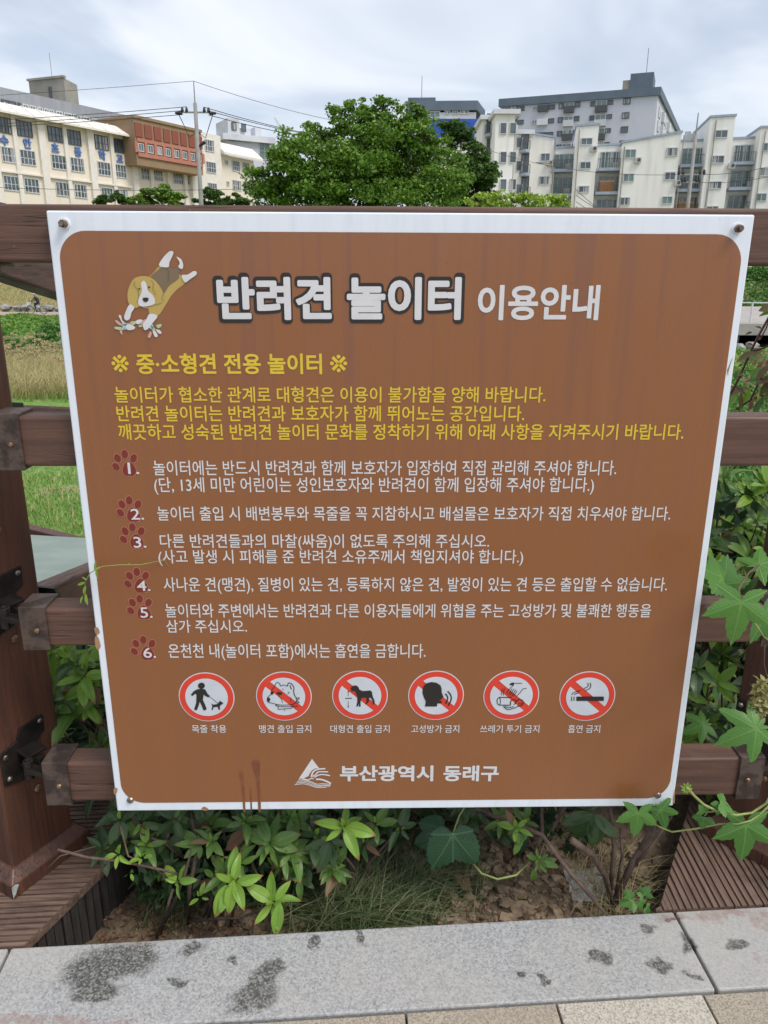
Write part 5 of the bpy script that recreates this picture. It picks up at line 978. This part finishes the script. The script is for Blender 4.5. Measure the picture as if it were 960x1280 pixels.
hd = MB().blob(bp(-.09, 1.60), (.10, .075, .125), 12, 8).blob(bp(-.19, 1.59), (.02, .018, .025), 6, 4).build('head', skin, pn, smooth=True); MB().blob(bp(-.075, 1.675), (.105, .085, .07), 12, 6).obox(bp(-.20, 1.655), (.06, 0, -.01), (0, .06, 0), (0, 0, .006)).build('cap', capm, pn)
for s_ in (-1, 1):
    h_ = bp(-.36, 1.015, .26*s_); mb = MB().blob(h_, (.045, .035, .028), 8, 5)
    for k in range(5): f0 = h_+Vector((-.03, (k-2)*.016, .012)); mb.tube([f0, f0+Vector((-.03, 0, -.006)), f0+Vector((-.035, 0, -.03))], [.009, .008, .007], 5)
    mb.build('hand', skin, pn, smooth=True)
#@@PLANTS
# ================================================================== LEAF MESHES
def leaf_mesh(name, mat, wid=.34, fold=.10, droop=.18, tipw=.9, nv=7, twist=0.):
    vs, uv, fs = [], [], []
    for j in range(nv+1):
        v = j/nv; w_ = wid*.5*(math.sin(math.pi*min(1, v**.85*1.0))**.8 if 0 < v < 1 else 0)+(.012 if j == 0 else .002); w_ *= (1.0 if v < .6 else tipw+(1-tipw)*(1-v)/.4)
        for i, u in enumerate((-1, -.5, 0, .5, 1)):
            x = u*w_; z = fold*abs(u)*w_*2-droop*v*v+.015*math.sin(v*9+abs(u)*3); vs.append((x+twist*v*v*.2, v, z)); uv.append(((u+1)/2, v))
    for j in range(nv):
        for i in range(4): fs.append([j*5+i, j*5+i+1, j*5+i+6, j*5+i+5])
    me = bpy.data.meshes.new(name); me.from_pydata(vs, [], fs); ul = me.uv_layers.new(name='UVMap')
    for l_ in me.loops: ul.data[l_.index].uv = uv[l_.vertex_index]
    me.materials.append(mat); me.polygons.foreach_set('use_smooth', [True]*len(me.polygons)); return me
LM = {k: [leaf_mesh('leaf', M['lf_'+k], w_, f_, d_, tw, 7, t_) for w_, f_, d_, tw, t_ in ((.37, .12, .16, 1, 0), (.43, .2, .28, 1, .4), (.34, .05, .05, 1, -.5), (.40, .28, .45, 1, .3))] for k in ('bright', 'mid', 'dark', 'red', 'dead')}
def palm_mesh(name, mat, lobes, notch=.42, cup=.12, serr=.03, nseg=144):
    """palmate leaf, stalk at origin, middle lobe along +Y; lobes = list of (angle from +Y in degrees, length, half width in degrees)"""
    vs, uv, fs = [(0, 0, 0)], [(0, 0)], []
    rings = (.25, .5, .75, 1.)
    for ri, rr in enumerate(rings):
        for k in range(nseg):
            th = -180+360*k/nseg; r = .0; best = 999
            for (a_, ln, hw) in lobes:
                d = abs((th-a_+180) % 360-180)
                if d < best: best = d
                x = d/hw
                if x < 1.6: r = max(r, ln*(notch+(1-notch)*max(0, 1-x)**1.3) if x < 1 else ln*notch*max(0, (1.6-x)/.6))
            r = max(r, .07); r *= 1+serr*(abs((th/5.) % 2-1)*2-1) if ri == 3 else 1
            p_ = rr*r; t_ = math.radians(90-th); z = -cup*p_*p_*1.3-.06*min(1, best/30)*p_+.05*p_*math.sin(3*t_); vs.append((p_*math.cos(t_), p_*math.sin(t_), z)); uv.append((math.sin(math.radians(min(best, 85))), p_))
    for k in range(nseg):
        k2 = (k+1) % nseg; fs.append([0, 1+k2, 1+k])
        for ri in range(3): fs.append([1+ri*nseg+k, 1+ri*nseg+k2, 1+(ri+1)*nseg+k2, 1+(ri+1)*nseg+k])
    me = bpy.data.meshes.new(name); me.from_pydata(vs, [], fs); ul = me.uv_layers.new(name='UVMap')
    for l_ in me.loops: ul.data[l_.index].uv = uv[l_.vertex_index]
    me.materials.append(mat); me.polygons.foreach_set('use_smooth', [True]*len(me.polygons)); return me
L5 = [(0, 1.2, 38), (60, 1.05, 36), (-60, 1.05, 36), (120, .78, 34), (-120, .78, 34)]
PM = [palm_mesh('leaf', M['palm'], L5), palm_mesh('leaf', M['palm'], [(0, 1.2, 34), (55, 1.08, 32), (-54, 1.0, 32), (108, .78, 30), (-112, .82, 31), (158, .4, 24), (-160, .4, 24)], .40, .2)]
PD = palm_mesh('leaf', M['palm_dk'], [(0, .55, 26), (30, 1.2, 50), (-36, 1.15, 50), (90, .6, 40), (-95, .6, 40)], .55, .14, .03); P3 = palm_mesh('leaf', M['palm'], [(0, 1., 38), (72, .9, 34), (-72, .9, 34)], .6, .1, .05)
def basis(tip, nrm):
    t = tip.normalized(); n = (nrm-t*nrm.dot(t)).normalized(); x = t.cross(n); return Matrix((x, t, n)).transposed().to_4x4()
def put_leaf(me, pos, tip, nrm, size, par, name='leaf', wx=1.):
    return inst(name, me, Matrix.Translation(pos) @ basis(tip, nrm) @ Matrix.Diagonal((size*wx, size, size, 1)), par)
def img_dir(deg, away=0.): return RT*math.cos(math.radians(deg))+UP*math.sin(math.radians(deg))+FW*away
class Plant:
    def __init__(s, name, org, label, cat, group=None): s.t = thing(name, org, label, cat, group); s.n = 0; s.root = Vector(org)
    def whorl(s, c, axis, n, L_, kind='mid', el=(10, 40), young=2, stem=True, ykind='bright'):
        c = Vector(c); axis = axis.normalized(); x = axis.orthogonal().normalized(); y = axis.cross(x); a0 = rnd.uniform(0, 6.28)
        for k in range(n+young):
            yo = k >= n; a_ = a0+k*2.399+rnd.uniform(-.2, .2); e_ = math.radians(rnd.uniform(*el) if not yo else rnd.uniform(50, 75)); d = (x*math.cos(a_)+y*math.sin(a_))*math.cos(e_)+axis*math.sin(e_)
            nn = axis*math.cos(e_)-(x*math.cos(a_)+y*math.sin(a_))*math.sin(e_); sz_ = L_*(rnd.uniform(.58, 1.14) if not yo else rnd.uniform(.35, .55)); kk = ykind if yo else (kind if rnd.random() > .06 else rnd.choice(['red', 'dead', 'mid', 'bright']))
            put_leaf(rnd.choice(LM[kk]), c+d*.004, d, nn+Vector((rnd.gauss(0, .32), rnd.gauss(0, .32), rnd.gauss(0, .15))), sz_, s.t, 'leaf', rnd.uniform(.8, 1.15)); s.n += 1
        if stem:
            r0 = s.root+Vector((rnd.gauss(0, .03), rnd.gauss(0, .02), 0)); mid = r0.lerp(c, .55)+Vector((rnd.gauss(0, .02), rnd.gauss(0, .02), -.01)); pre = c-axis*.05
            MB().tube([r0, mid, pre, c], [.0042, .0032, .0022, .0014], 5).build('stem', M['twig'], s.t, smooth=True)
# ---- azaleas in front, below the board
def P(x, y, Y_): return atY(x, y, Y_)
TOC = (-FW*.75+Z*.55)      # facing the viewer and up
p = Plant('azalea_shrub', P(262, 1150, 1.44), 'azalea with bright yellow-green leaf rosettes, nearest the kerb on the left', 'azalea', 'azalea shrubs below the board')
p.whorl(P(293, 1104, 1.335), TOC+X*-.1, 6, .068, 'bright', (0, 28), 3); p.whorl(P(342, 1128, 1.345), TOC+Z*.1+X*.15, 6, .062, 'bright', (0, 25), 3); p.whorl(P(300, 1080, 1.40), TOC+Z*.5, 6, .055, 'mid', (5, 35), 3)
for q_, a_ in (((283, 1118), 250), ((292, 1112), 262), ((350, 1140), 262)): put_leaf(LM['bright'][0], P(q_[0], q_[1]-12, 1.325), img_dir(a_, -.25), -FW+Z*.5, .072, p.t)
p.whorl(P(265, 1052, 1.45), TOC+Z*.4, 5, .045, 'mid', (10, 45), 3)
p = Plant('azalea_shrub', P(350, 1120, 1.52), 'dark green azalea with drooping older leaves, left of centre under the board', 'azalea', 'azalea shrubs below the board')
p.whorl(P(338, 1055, 1.42), TOC, 8, .068, 'mid', (-15, 25), 3, ykind='mid'); p.whorl(P(365, 1062, 1.44), TOC+X*.3, 6, .07, 'mid', (-20, 25), 2); p.whorl(P(395, 1045, 1.46), TOC+X*.2, 6, .06, 'dark', (-10, 30), 2); p.whorl(P(310, 1035, 1.47), TOC-X*.2, 7, .062, 'dark', (-10, 30), 2); p.whorl(P(375, 1095, 1.45), TOC, 6, .055, 'mid', (-10, 30), 2)
p = Plant('azalea_shrub', P(450, 1110, 1.52), 'azalea with one yellow-green rosette beside the matted grass, near the middle', 'azalea', 'azalea shrubs below the board')
p.whorl(P(430, 1033, 1.40), TOC+X*.2, 6, .06, 'bright', (0, 35), 3); p.whorl(P(412, 1050, 1.44), TOC-X*.1, 6, .06, 'dark', (-15, 25), 2); p.whorl(P(405, 1068, 1.46), TOC, 5, .055, 'dark', (-25, 15), 1); p.whorl(P(470, 1030, 1.47), TOC+Z*.3, 6, .045, 'mid', (0, 40), 2); p.whorl(P(500, 1035, 1.48), TOC+X*.1, 6, .048, 'dark', (-10, 30), 2); p.whorl(P(455, 1055, 1.5), TOC, 6, .05, 'dark', (-10, 30), 1)
p = Plant('azalea_shrub', P(215, 1150, 1.50), 'thin bare-stemmed azalea with small shoots beside the timber deck wall', 'azalea', 'azalea shrubs below the board')
p.whorl(P(222, 1102, 1.40), TOC-X*.4, 4, .048, 'bright', (-5, 25), 2, False); p.whorl(P(250, 1122, 1.40), TOC, 3, .03, 'bright', (0, 60), 1, False); p.whorl(P(148, 1068, 1.36), TOC-X*.2, 4, .03, 'bright', (10, 60), 2, False); p.whorl(P(178, 1072, 1.38), TOC+Z, 4, .028, 'bright', (20, 70), 2, False); p.whorl(P(163, 1090, 1.37), -Z-FW*.4, 3, .025, 'bright', (20, 60), 1, False); p.whorl(P(150, 1025, 1.44), TOC-X*.2, 5, .062, 'dark', (-25, 10), 1, False); p.whorl(P(176, 1028, 1.46), TOC-Z*.6, 5, .065, 'dark', (-30, 10), 1, False); p.whorl(P(235, 1030, 1.5), TOC, 6, .06, 'dark', (-20, 20), 1, False)
for pts, r in ([[(235, 1165, 1.48), (237, 1110, 1.44), (247, 1060, 1.46), (238, 1015, 1.5)], .0050], [[(200, 1168, 1.45), (222, 1118, 1.42), (232, 1090, 1.40), (240, 1060, 1.42)], .0034], [[(72, 1062, 1.33), (110, 1072, 1.34), (150, 1076, 1.36), (205, 1088, 1.39), (238, 1096, 1.43)], .0030], [[(165, 1020, 1.46), (175, 1042, 1.45), (205, 1053, 1.46), (232, 1075, 1.5)], .0032], [[(150, 1030, 1.40), (160, 1070, 1.38), (185, 1082, 1.39)], .0022], [[(222, 1102, 1.40), (210, 1098, 1.41), (192, 1085, 1.39)], .0018], [[(60, 1085, 1.33), (75, 1070, 1.34), (120, 1058, 1.38)], .0014]):
    MB().tube([P(*q_) for q_ in pts], [r]*(len(pts)-1)+[r*.6], 6).build('stem', M['twig'], p.t, smooth=True)
MB().tube([P(196, 1172, 1.43), P(209, 1135, 1.41), P(216, 1112, 1.40)], [.0042, .0036, .003], 6).build('cut_stem', M['twig'], p.t, smooth=True)
p = Plant('azalea_shrub', P(655, 1110, 1.60), 'small azalea with few light leaves above the bare soil, right of centre', 'azalea', 'azalea shrubs below the board')
p.whorl(P(645, 1035, 1.44), TOC-X*.3, 5, .042, 'bright', (0, 45), 2, False); p.whorl(P(673, 1076, 1.44), TOC, 6, .034, 'mid', (0, 40), 2, False); p.whorl(P(655, 1028, 1.5), TOC, 5, .045, 'mid', (0, 40), 2, False); p.whorl(P(625, 1025, 1.5), TOC, 5, .04, 'mid', (0, 40), 2, False)
for a_, q_ in ((215, (660, 1042)), (250, (650, 1050)), (300, (645, 1040)), (20, (676, 1080)), (330, (680, 1076)), (268, (668, 1085))): put_leaf(rnd.choice(LM['mid']), P(*q_, 1.43), img_dir(a_), -FW+Z*.4, .04, p.t)
for pts, r in ([[(595, 1012, 1.50), (640, 1028, 1.46), (678, 1044, 1.42), (712, 1090, 1.38), (757, 1142, 1.34)], .0050], [[(715, 1050, 1.38), (740, 1068, 1.42), (757, 1096, 1.46), (765, 1130, 1.47)], .0075], [[(765, 1135, 1.47), (790, 1080, 1.5), (815, 1040, 1.52), (822, 1005, 1.55)], .0085], [[(762, 1120, 1.48), (768, 1060, 1.5), (762, 1010, 1.55)], .0060], [[(770, 1115, 1.48), (778, 1070, 1.5), (775, 1035, 1.52)], .0040], [[(677, 1010, 1.55), (678, 1044, 1.50), (670, 1060, 1.48)], .0045], [[(690, 1038, 1.52), (706, 1010, 1.54), (716, 990, 1.56)], .004], [[(620, 1005, 1.56), (655, 1040, 1.52), (668, 1062, 1.5)], .0035], [[(590, 1078, 1.47), (602, 1092, 1.44), (622, 1099, 1.43), (645, 1094, 1.44), (662, 1078, 1.47)], .0026], [[(790, 1085, 1.5), (812, 1060, 1.48), (840, 1020, 1.5)], .004]):
    MB().tube([P(*q_) for q_ in pts], [r]*(len(pts)-1)+[r*.75], 7).build('stem', M['vine'] if pts[0][0] == 590 else M['twig'], p.t, smooth=True)
# ---- dense azaleas behind the board (lower centre and left, and right)
def hedge(label, n, px0, px1, py0, py1, Y0, Y1, nleaf, L_, mix, root, group='azalea shrubs behind the fence', zmin=-.02):
    p = Plant('azalea_shrub', root, label, 'azalea', group); used = 0; tries = 0
    while used < n and p.n < 292 and tries < 900:
        tries += 1; Y_ = rnd.uniform(Y0, Y1); c = atY(rnd.uniform(px0, px1), rnd.uniform(py0, py1), Y_)
        if c.z < zmin: continue
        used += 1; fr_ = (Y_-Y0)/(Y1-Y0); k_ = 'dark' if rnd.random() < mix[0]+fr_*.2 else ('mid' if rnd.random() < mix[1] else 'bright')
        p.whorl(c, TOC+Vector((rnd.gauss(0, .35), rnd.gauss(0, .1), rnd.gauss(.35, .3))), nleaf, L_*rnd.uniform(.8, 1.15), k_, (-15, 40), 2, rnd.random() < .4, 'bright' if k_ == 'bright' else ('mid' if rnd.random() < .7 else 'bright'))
    return p
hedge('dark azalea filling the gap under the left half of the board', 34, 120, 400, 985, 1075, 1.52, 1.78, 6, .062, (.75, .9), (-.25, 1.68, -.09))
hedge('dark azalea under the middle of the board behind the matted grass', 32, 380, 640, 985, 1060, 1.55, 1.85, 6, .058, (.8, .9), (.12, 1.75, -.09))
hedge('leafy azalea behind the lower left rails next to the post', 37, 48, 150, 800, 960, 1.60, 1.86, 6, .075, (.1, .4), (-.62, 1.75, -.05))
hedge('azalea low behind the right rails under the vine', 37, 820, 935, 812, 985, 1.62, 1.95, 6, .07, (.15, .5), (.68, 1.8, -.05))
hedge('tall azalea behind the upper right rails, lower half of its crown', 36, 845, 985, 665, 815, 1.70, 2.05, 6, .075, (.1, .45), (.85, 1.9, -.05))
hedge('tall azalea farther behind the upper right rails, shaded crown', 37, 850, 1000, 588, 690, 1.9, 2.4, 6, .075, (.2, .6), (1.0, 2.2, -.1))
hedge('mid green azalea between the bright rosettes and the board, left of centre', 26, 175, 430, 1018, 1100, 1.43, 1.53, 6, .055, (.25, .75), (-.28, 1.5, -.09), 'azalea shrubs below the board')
# shaded inner foliage
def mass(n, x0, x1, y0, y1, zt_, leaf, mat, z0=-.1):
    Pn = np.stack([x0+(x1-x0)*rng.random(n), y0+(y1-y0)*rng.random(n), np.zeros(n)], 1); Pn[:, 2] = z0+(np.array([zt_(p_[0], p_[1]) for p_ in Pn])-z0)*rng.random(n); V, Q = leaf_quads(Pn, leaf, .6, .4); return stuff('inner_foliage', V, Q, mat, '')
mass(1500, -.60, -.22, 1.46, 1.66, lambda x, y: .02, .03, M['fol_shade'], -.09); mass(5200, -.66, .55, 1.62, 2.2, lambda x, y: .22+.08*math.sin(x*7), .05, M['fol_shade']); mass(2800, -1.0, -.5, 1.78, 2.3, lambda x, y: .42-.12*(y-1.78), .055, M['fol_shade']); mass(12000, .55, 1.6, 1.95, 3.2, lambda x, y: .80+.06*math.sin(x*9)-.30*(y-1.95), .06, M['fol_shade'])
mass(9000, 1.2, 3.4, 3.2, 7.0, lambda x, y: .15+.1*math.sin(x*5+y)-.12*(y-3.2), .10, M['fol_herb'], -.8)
# ---- hop-like vine on the right
v = Plant('climbing_vine', P(930, 1000, 1.30), 'climbing vine with large palmate leaves and pale tendrils over the right fence end', 'vine')
for me, x, y, Y_, ang, sz_, nr in [(PM[0], 927, 752, 1.22, 262, .066, -FW+Z*.35), (PM[1], 946, 910, 1.24, 205, .066, -FW+Z*.25-X*.1), (PM[0], 933, 1031, 1.28, 268, .068, -FW+Z*.4), (PM[0], 798, 1016, 1.34, 265, .048, -FW+Z*.5), (PM[1], 826, 1012, 1.37, 290, .045, -FW+Z*.5), (PM[1], 949, 706, 1.30, 20, .055, -FW*.4+Z), (P3, 903, 722, 1.42, 150, .075, -FW*.4+Z), (P3, 905, 730, 1.45, 80, .06, -FW*.5+Z), (PM[0], 956, 770, 1.30, 300, .055, -FW+X*.3), (P3, 901, 1003, 1.27, 330, .035, -FW*.3+Z), (P3, 902, 1006, 1.27, 250, .024, -FW+Z*.1), (P3, 880, 1022, 1.28, 260, .026, -FW-X*.4), (P3, 880, 1016, 1.28, 120, .018, -FW), (P3, 958, 872, 1.28, 120, .03, -FW), (PM[1], 880, 905, 1.62, 200, .05, -FW+Z)]:
    put_leaf(me, P(x, y, Y_), img_dir(ang), nr+Vector((rnd.gauss(0, .1), 0, rnd.gauss(0, .1))), sz_, v.t)
for pts, r, mt in [([(968, 985, 1.28), (958, 1004, 1.28), (940, 1016, 1.28), (920, 1019, 1.27), (897, 1014, 1.27), (880, 1006, 1.26), (868, 995, 1.26), (861, 987, 1.25)], .0026, 'vine'), ([(966, 1002, 1.29), (950, 1018, 1.29), (938, 1026, 1.28), (922, 1030, 1.28), (900, 1030, 1.3), (870, 1036, 1.32), (840, 1040, 1.34), (825, 1034, 1.35), (818, 1030, 1.36)], .0018, 'vine'), ([(966, 1005, 1.30), (950, 1018, 1.30), (934, 1030, 1.29)], .0026, 'vinebrown'), ([(945, 911, 1.25), (955, 918, 1.26), (968, 926, 1.28)], .0015, 'vine'), ([(927, 752, 1.23), (923, 736, 1.25), (936, 716, 1.28), (949, 706, 1.30)], .0018, 'vinebrown'), ([(944, 780, 1.25), (955, 796, 1.26), (968, 806, 1.27)], .0016, 'vine'), ([(956, 806, 1.26), (955, 830, 1.27), (960, 850, 1.28)], .001, 'twig'), ([(897, 1014, 1.27), (884, 1015, 1.28), (881, 1020, 1.28)], .0013, 'vine'), ([(798, 1016, 1.345), (806, 1022, 1.35), (818, 1030, 1.36)], .0013, 'vine'), ([(862, 988, 1.25), (857, 984, 1.25)], .004, 'vine')]:
    MB().tube([P(*q_) for q_ in pts], r, 6).build('vine_stem', M[mt], v.t, smooth=True)
for k in range(9): a_ = k*40; put_leaf(rnd.choice(LM['bright']), P(858, 985, 1.25), img_dir(a_, -.3), -FW+Z*.2, .012, v.t, 'bud_leaf')
dc = Plant('dried_flower_head', P(953, 862, 1.27), 'dry pale yellow hanging flower head on the vine at the right edge', 'dried flower')
q_ = np.array(P(951, 876, 1.27)); PP = q_+rng.normal(size=(420, 3))*np.array([.0085, .006, .022]); V_, Q_ = leaf_quads(PP, .014, .1, .6); npmesh('dry_bracts', V_, Q_, m_fol('dry_bract', (.42, .40, .16), (.50, .46, .22), (.34, .34, .12), .3, .8), dc.t)
dl_ = Plant('wilted_leaf', P(958, 392, 1.62), 'wilted yellow and brown leaf at the right edge above the stream', 'leaf'); put_leaf(LM['red'][1], P(968, 382, 1.62), img_dir(200), -FW+Z*.3, .03, dl_.t, wx=1.4); put_leaf(LM['bright'][1], P(966, 391, 1.62), img_dir(185), -FW*.6+Z, .026, dl_.t, wx=1.2)
MB().tube([P(966, 384, 1.62), P(958, 410, 1.64), P(950, 425, 1.66)], .0015, 5).build('stem', M['redstem'], dl_.t)
# red stemmed plant in the right opening
r_ = Plant('red_stemmed_shrub', P(918, 500, 1.75), 'shrub with thin dark red stems and drooping reddish leaves in the upper right opening', 'shrub')
for pts in ([(912, 495, 1.75), (925, 470, 1.75), (938, 440, 1.74), (948, 420, 1.73), (962, 395, 1.72)], [(920, 512, 1.78), (938, 500, 1.77), (952, 470, 1.76), (966, 455, 1.76)], [(938, 440, 1.74), (952, 436, 1.74), (966, 430, 1.74)]): MB().tube([P(*q_) for q_ in pts], .0026, 6).build('stem', M['redstem'], r_.t, smooth=True)
for i in range(70):
    y = rnd.uniform(438, 522); x = rnd.uniform(912, 985); put_leaf(rnd.choice(LM[rnd.choice(['red', 'red', 'mid', 'bright'])]), P(x, y, rnd.uniform(1.72, 2.0)), img_dir(rnd.choice([200, 225, 330, 300, 180])+rnd.gauss(0, 20), rnd.uniform(-.3, .3)), Z-FW*rnd.uniform(.2, 1), rnd.uniform(.03, .055), r_.t)
for (x, y) in [(929, 455), (934, 447), (941, 432), (946, 425), (940, 415), (952, 411)]: put_leaf(rnd.choice(LM['red']), P(x, y, 1.74), img_dir(rnd.choice([150, 30, 200])), -FW+Z*.4, .014, r_.t)
# tendril lying across the left side of the board
tn = Plant('vine_tendril', P(104, 730, 1.36), 'thin green vine tendril reaching across the left edge of the board', 'vine')
MB().tube([P(102, 752, 1.41), P(107, 738, 1.37), P(106, 728, 1.345), P(113, 716, 1.335), P(128, 708, 1.335), P(150, 706, 1.34), P(175, 706, 1.345), P(205, 700, 1.36), P(211, 708, 1.36)], [.0012, .0012, .0012, .001, .0009, .0008, .0007, .0006, .0005], 6).build('stem', M['vine'], tn.t, smooth=True)
for x, y, a_, s_ in [(106, 728, 200, .022), (107, 732, 260, .026), (107, 742, 275, .03), (109, 725, 150, .016), (118, 713, 80, .024), (120, 712, 275, .022), (119, 712, 40, .012), (103, 745, 250, .02), (160, 705, 30, .006), (185, 703, 330, .006)]: put_leaf(rnd.choice(LM['bright']), P(x, y, 1.335), img_dir(a_), -FW+Z*.2, s_*.8, tn.t, wx=.7)
# big dark leaf and other low plants
k1 = Plant('broad_leaved_seedling', P(572, 1050, 1.50), 'broad dark green two-lobed leaves hanging over bare soil in the middle', 'plant')
put_leaf(PD, P(566, 1043, 1.42), img_dir(272), -FW+Z*.5, .082, k1.t); put_leaf(PD, P(553, 1035, 1.47), img_dir(200), -FW+Z*.7, .05, k1.t); put_leaf(PD, P(540, 1048, 1.48), img_dir(230), -FW+Z*.7, .04, k1.t)
MB().tube([P(566, 1043, 1.42), P(574, 1020, 1.46), P(590, 995, 1.52)], .002, 6).build('stem', M['vine'], k1.t, smooth=True)
k2 = Plant('broad_leaved_seedling', P(745, 1050, 1.58), 'dark narrow fan of leaves in shade behind the cut stems', 'plant')
for a_ in (215, 235, 262, 285, 310, 190): put_leaf(LM['dark'][a_ % 4], P(743, 1018, 1.52), img_dir(a_), -FW+Z*.6, .085, k2.t)
k3 = Plant('weed_seedling', P(800, 1130, 1.40), 'small three-lobed green seedling by the kerb at the slanted deck edge', 'plant')
for x, y, a_, s_ in [(806, 1118, 60, .022), (804, 1120, 150, .016), (790, 1125, 200, .03), (788, 1123, 100, .02), (800, 1128, 290, .02), (808, 1134, 310, .018)]: put_leaf(P3, P(x, y, 1.38), img_dir(a_), -FW*.6+Z, s_, k3.t)
for pts in ([(800, 1150, 1.38), (797, 1128, 1.38), (806, 1118, 1.38)], [(797, 1128, 1.38), (784, 1124, 1.38)]): MB().tube([P(*q_) for q_ in pts], .0009, 5).build('stem', M['vine'], k3.t)
# matted grass: blades as one mass
n = 2600; Pn = np.stack([rng.normal(-.055, .085, n), rng.normal(1.47, .05, n), np.zeros(n)], 1); Pn = Pn[(Pn[:, 1] > 1.37) & (Pn[:, 0] > -.30)]; Pn[:, 2] = [soilz(p_[0], p_[1]) for p_ in Pn]; V_, Q_ = blades(Pn, .12, .0030, 1.1, 5); stuff('matted_grass', V_, Q_, M['grass_tuft'], '')
n = 2600; Pn = np.stack([rng.uniform(-.60, .25, n), rng.uniform(1.45, 1.7, n), np.zeros(n)], 1); Pn[:, 2] = [soilz(p_[0], p_[1]) for p_ in Pn]; V_, Q_ = blades(Pn, .09, .002, .9, 4); stuff('thin_grass', V_, Q_, M['grass_tuft'], '')
n = 260; Pn = np.stack([rng.normal(.56, .05, n), rng.uniform(1.40, 1.62, n), np.zeros(n)], 1); Pn[:, 2] = [soilz(p_[0], p_[1]) for p_ in Pn]; V_, Q_ = blades(Pn, .10, .0022, 1.1, 4); stuff('straw', V_, Q_, M['grass_dry'], '')
litter = MB()
for i in range(700):
    x, y = rnd.uniform(-.62, .62), rnd.uniform(1.34, 1.7); z = soilz(x, y)+.004; a_ = rnd.uniform(0, 3.14); l_ = rnd.uniform(.01, .04); litter.tube([(x, y, z), (x+l_*math.cos(a_), y+l_*math.sin(a_), z+rnd.uniform(0, .012))], rnd.uniform(.0005, .0013), 4, False)
bark_bits = MB()  # leaf litter, packed denser at left where it stands in for shadow
for i in range(900):
    x, y = (rnd.uniform(-.68, -.3) if i % 3 else rnd.uniform(-.3, .62)), rnd.uniform(1.35, 1.66); z = soilz(x, y)+.003; a_ = rnd.uniform(0, 3.14); l_ = rnd.uniform(.004, .014); w_ = l_*rnd.uniform(.3, .7); d_ = Vector((math.cos(a_), math.sin(a_), rnd.uniform(-.4, .4))); e_ = Vector((-d_.y, d_.x, rnd.uniform(-.3, .3))); c = Vector((x, y, z)); bark_bits.add([c-d_*l_, c-e_*w_+Z*.002, c+d_*l_, c+e_*w_+Z*.002], [[0, 1, 2, 3]])
tagp(bark_bits.build('leaf_litter', simple('brown_leaf_litter', (.20, .11, .06), (.09, .055, .035), 30, .8), None), kind='stuff')
tagp(litter.build('twig_litter', M['twig'], None), kind='stuff')
for x, y, a_, s_, kd, lb in [(566, 1128, 200, .05, 'dead', 'curled brown dead leaf on the soil behind the kerb, middle'), (585, 1118, 120, .045, 'dead', 'dark brown dead leaf leaning on another on the soil'), (640, 1075, 170, .065, 'dead', 'large pale brown crumpled dead leaf below the light azalea'), (655, 1070, 20, .055, 'dead', 'second crumpled dead leaf beside the large pale one'), (416, 1135, 88, .05, 'red', 'orange dead leaf standing upright in the matted grass'), (647, 1128, 40, .022, 'red', 'small orange leaf scrap on the bare soil'), (598, 1110, 60, .03, 'dead', 'small dark dead leaf scrap in the middle of the soil'), (697, 1106, 350, .028, 'dead', 'thin brown leaf scrap left of the clear plastic'), (300, 1150, 160, .03, 'dead', 'brown leaf scrap behind the kerb under the azalea'), (455, 1150, 10, .03, 'dead', 'flat brown leaf scrap at the kerb near the grass')]:
    c = atZ(x, y, -.09); o = inst('dead_leaf', LM[kd][3 if kd == 'dead' else 1], Matrix.Translation(c+Z*.012) @ basis(img_dir(a_), Z-FW*.5) @ Matrix.Diagonal((s_*1.5, s_, s_*1.6, 1))); tagp(o, lb, 'dead leaf', 'dead leaves on the soil')
# crumpled clear film
gx_, gy_ = 13, 9; vs = []; c = atZ(738, 1112, -.09)
for j in range(gy_):
    for i in range(gx_): x = (i/(gx_-1)-.5)*.11; y = (j/(gy_-1)-.5)*.10; vs.append(c+Vector((x+rnd.uniform(-.004, .004), y+rnd.uniform(-.004, .004), .018+.022*mn.noise(Vector((x*45, y*45, 2)))+rnd.uniform(-.004, .004)-abs(x)*.12)))
o = MB().add(vs, [[j*gx_+i, j*gx_+i+1, (j+1)*gx_+i+1, (j+1)*gx_+i] for j in range(gy_-1) for i in range(gx_-1)]).build('plastic_film', M['film'], None); tagp(o, 'crumpled clear plastic film lying on the soil behind the kerb', 'litter')
pass
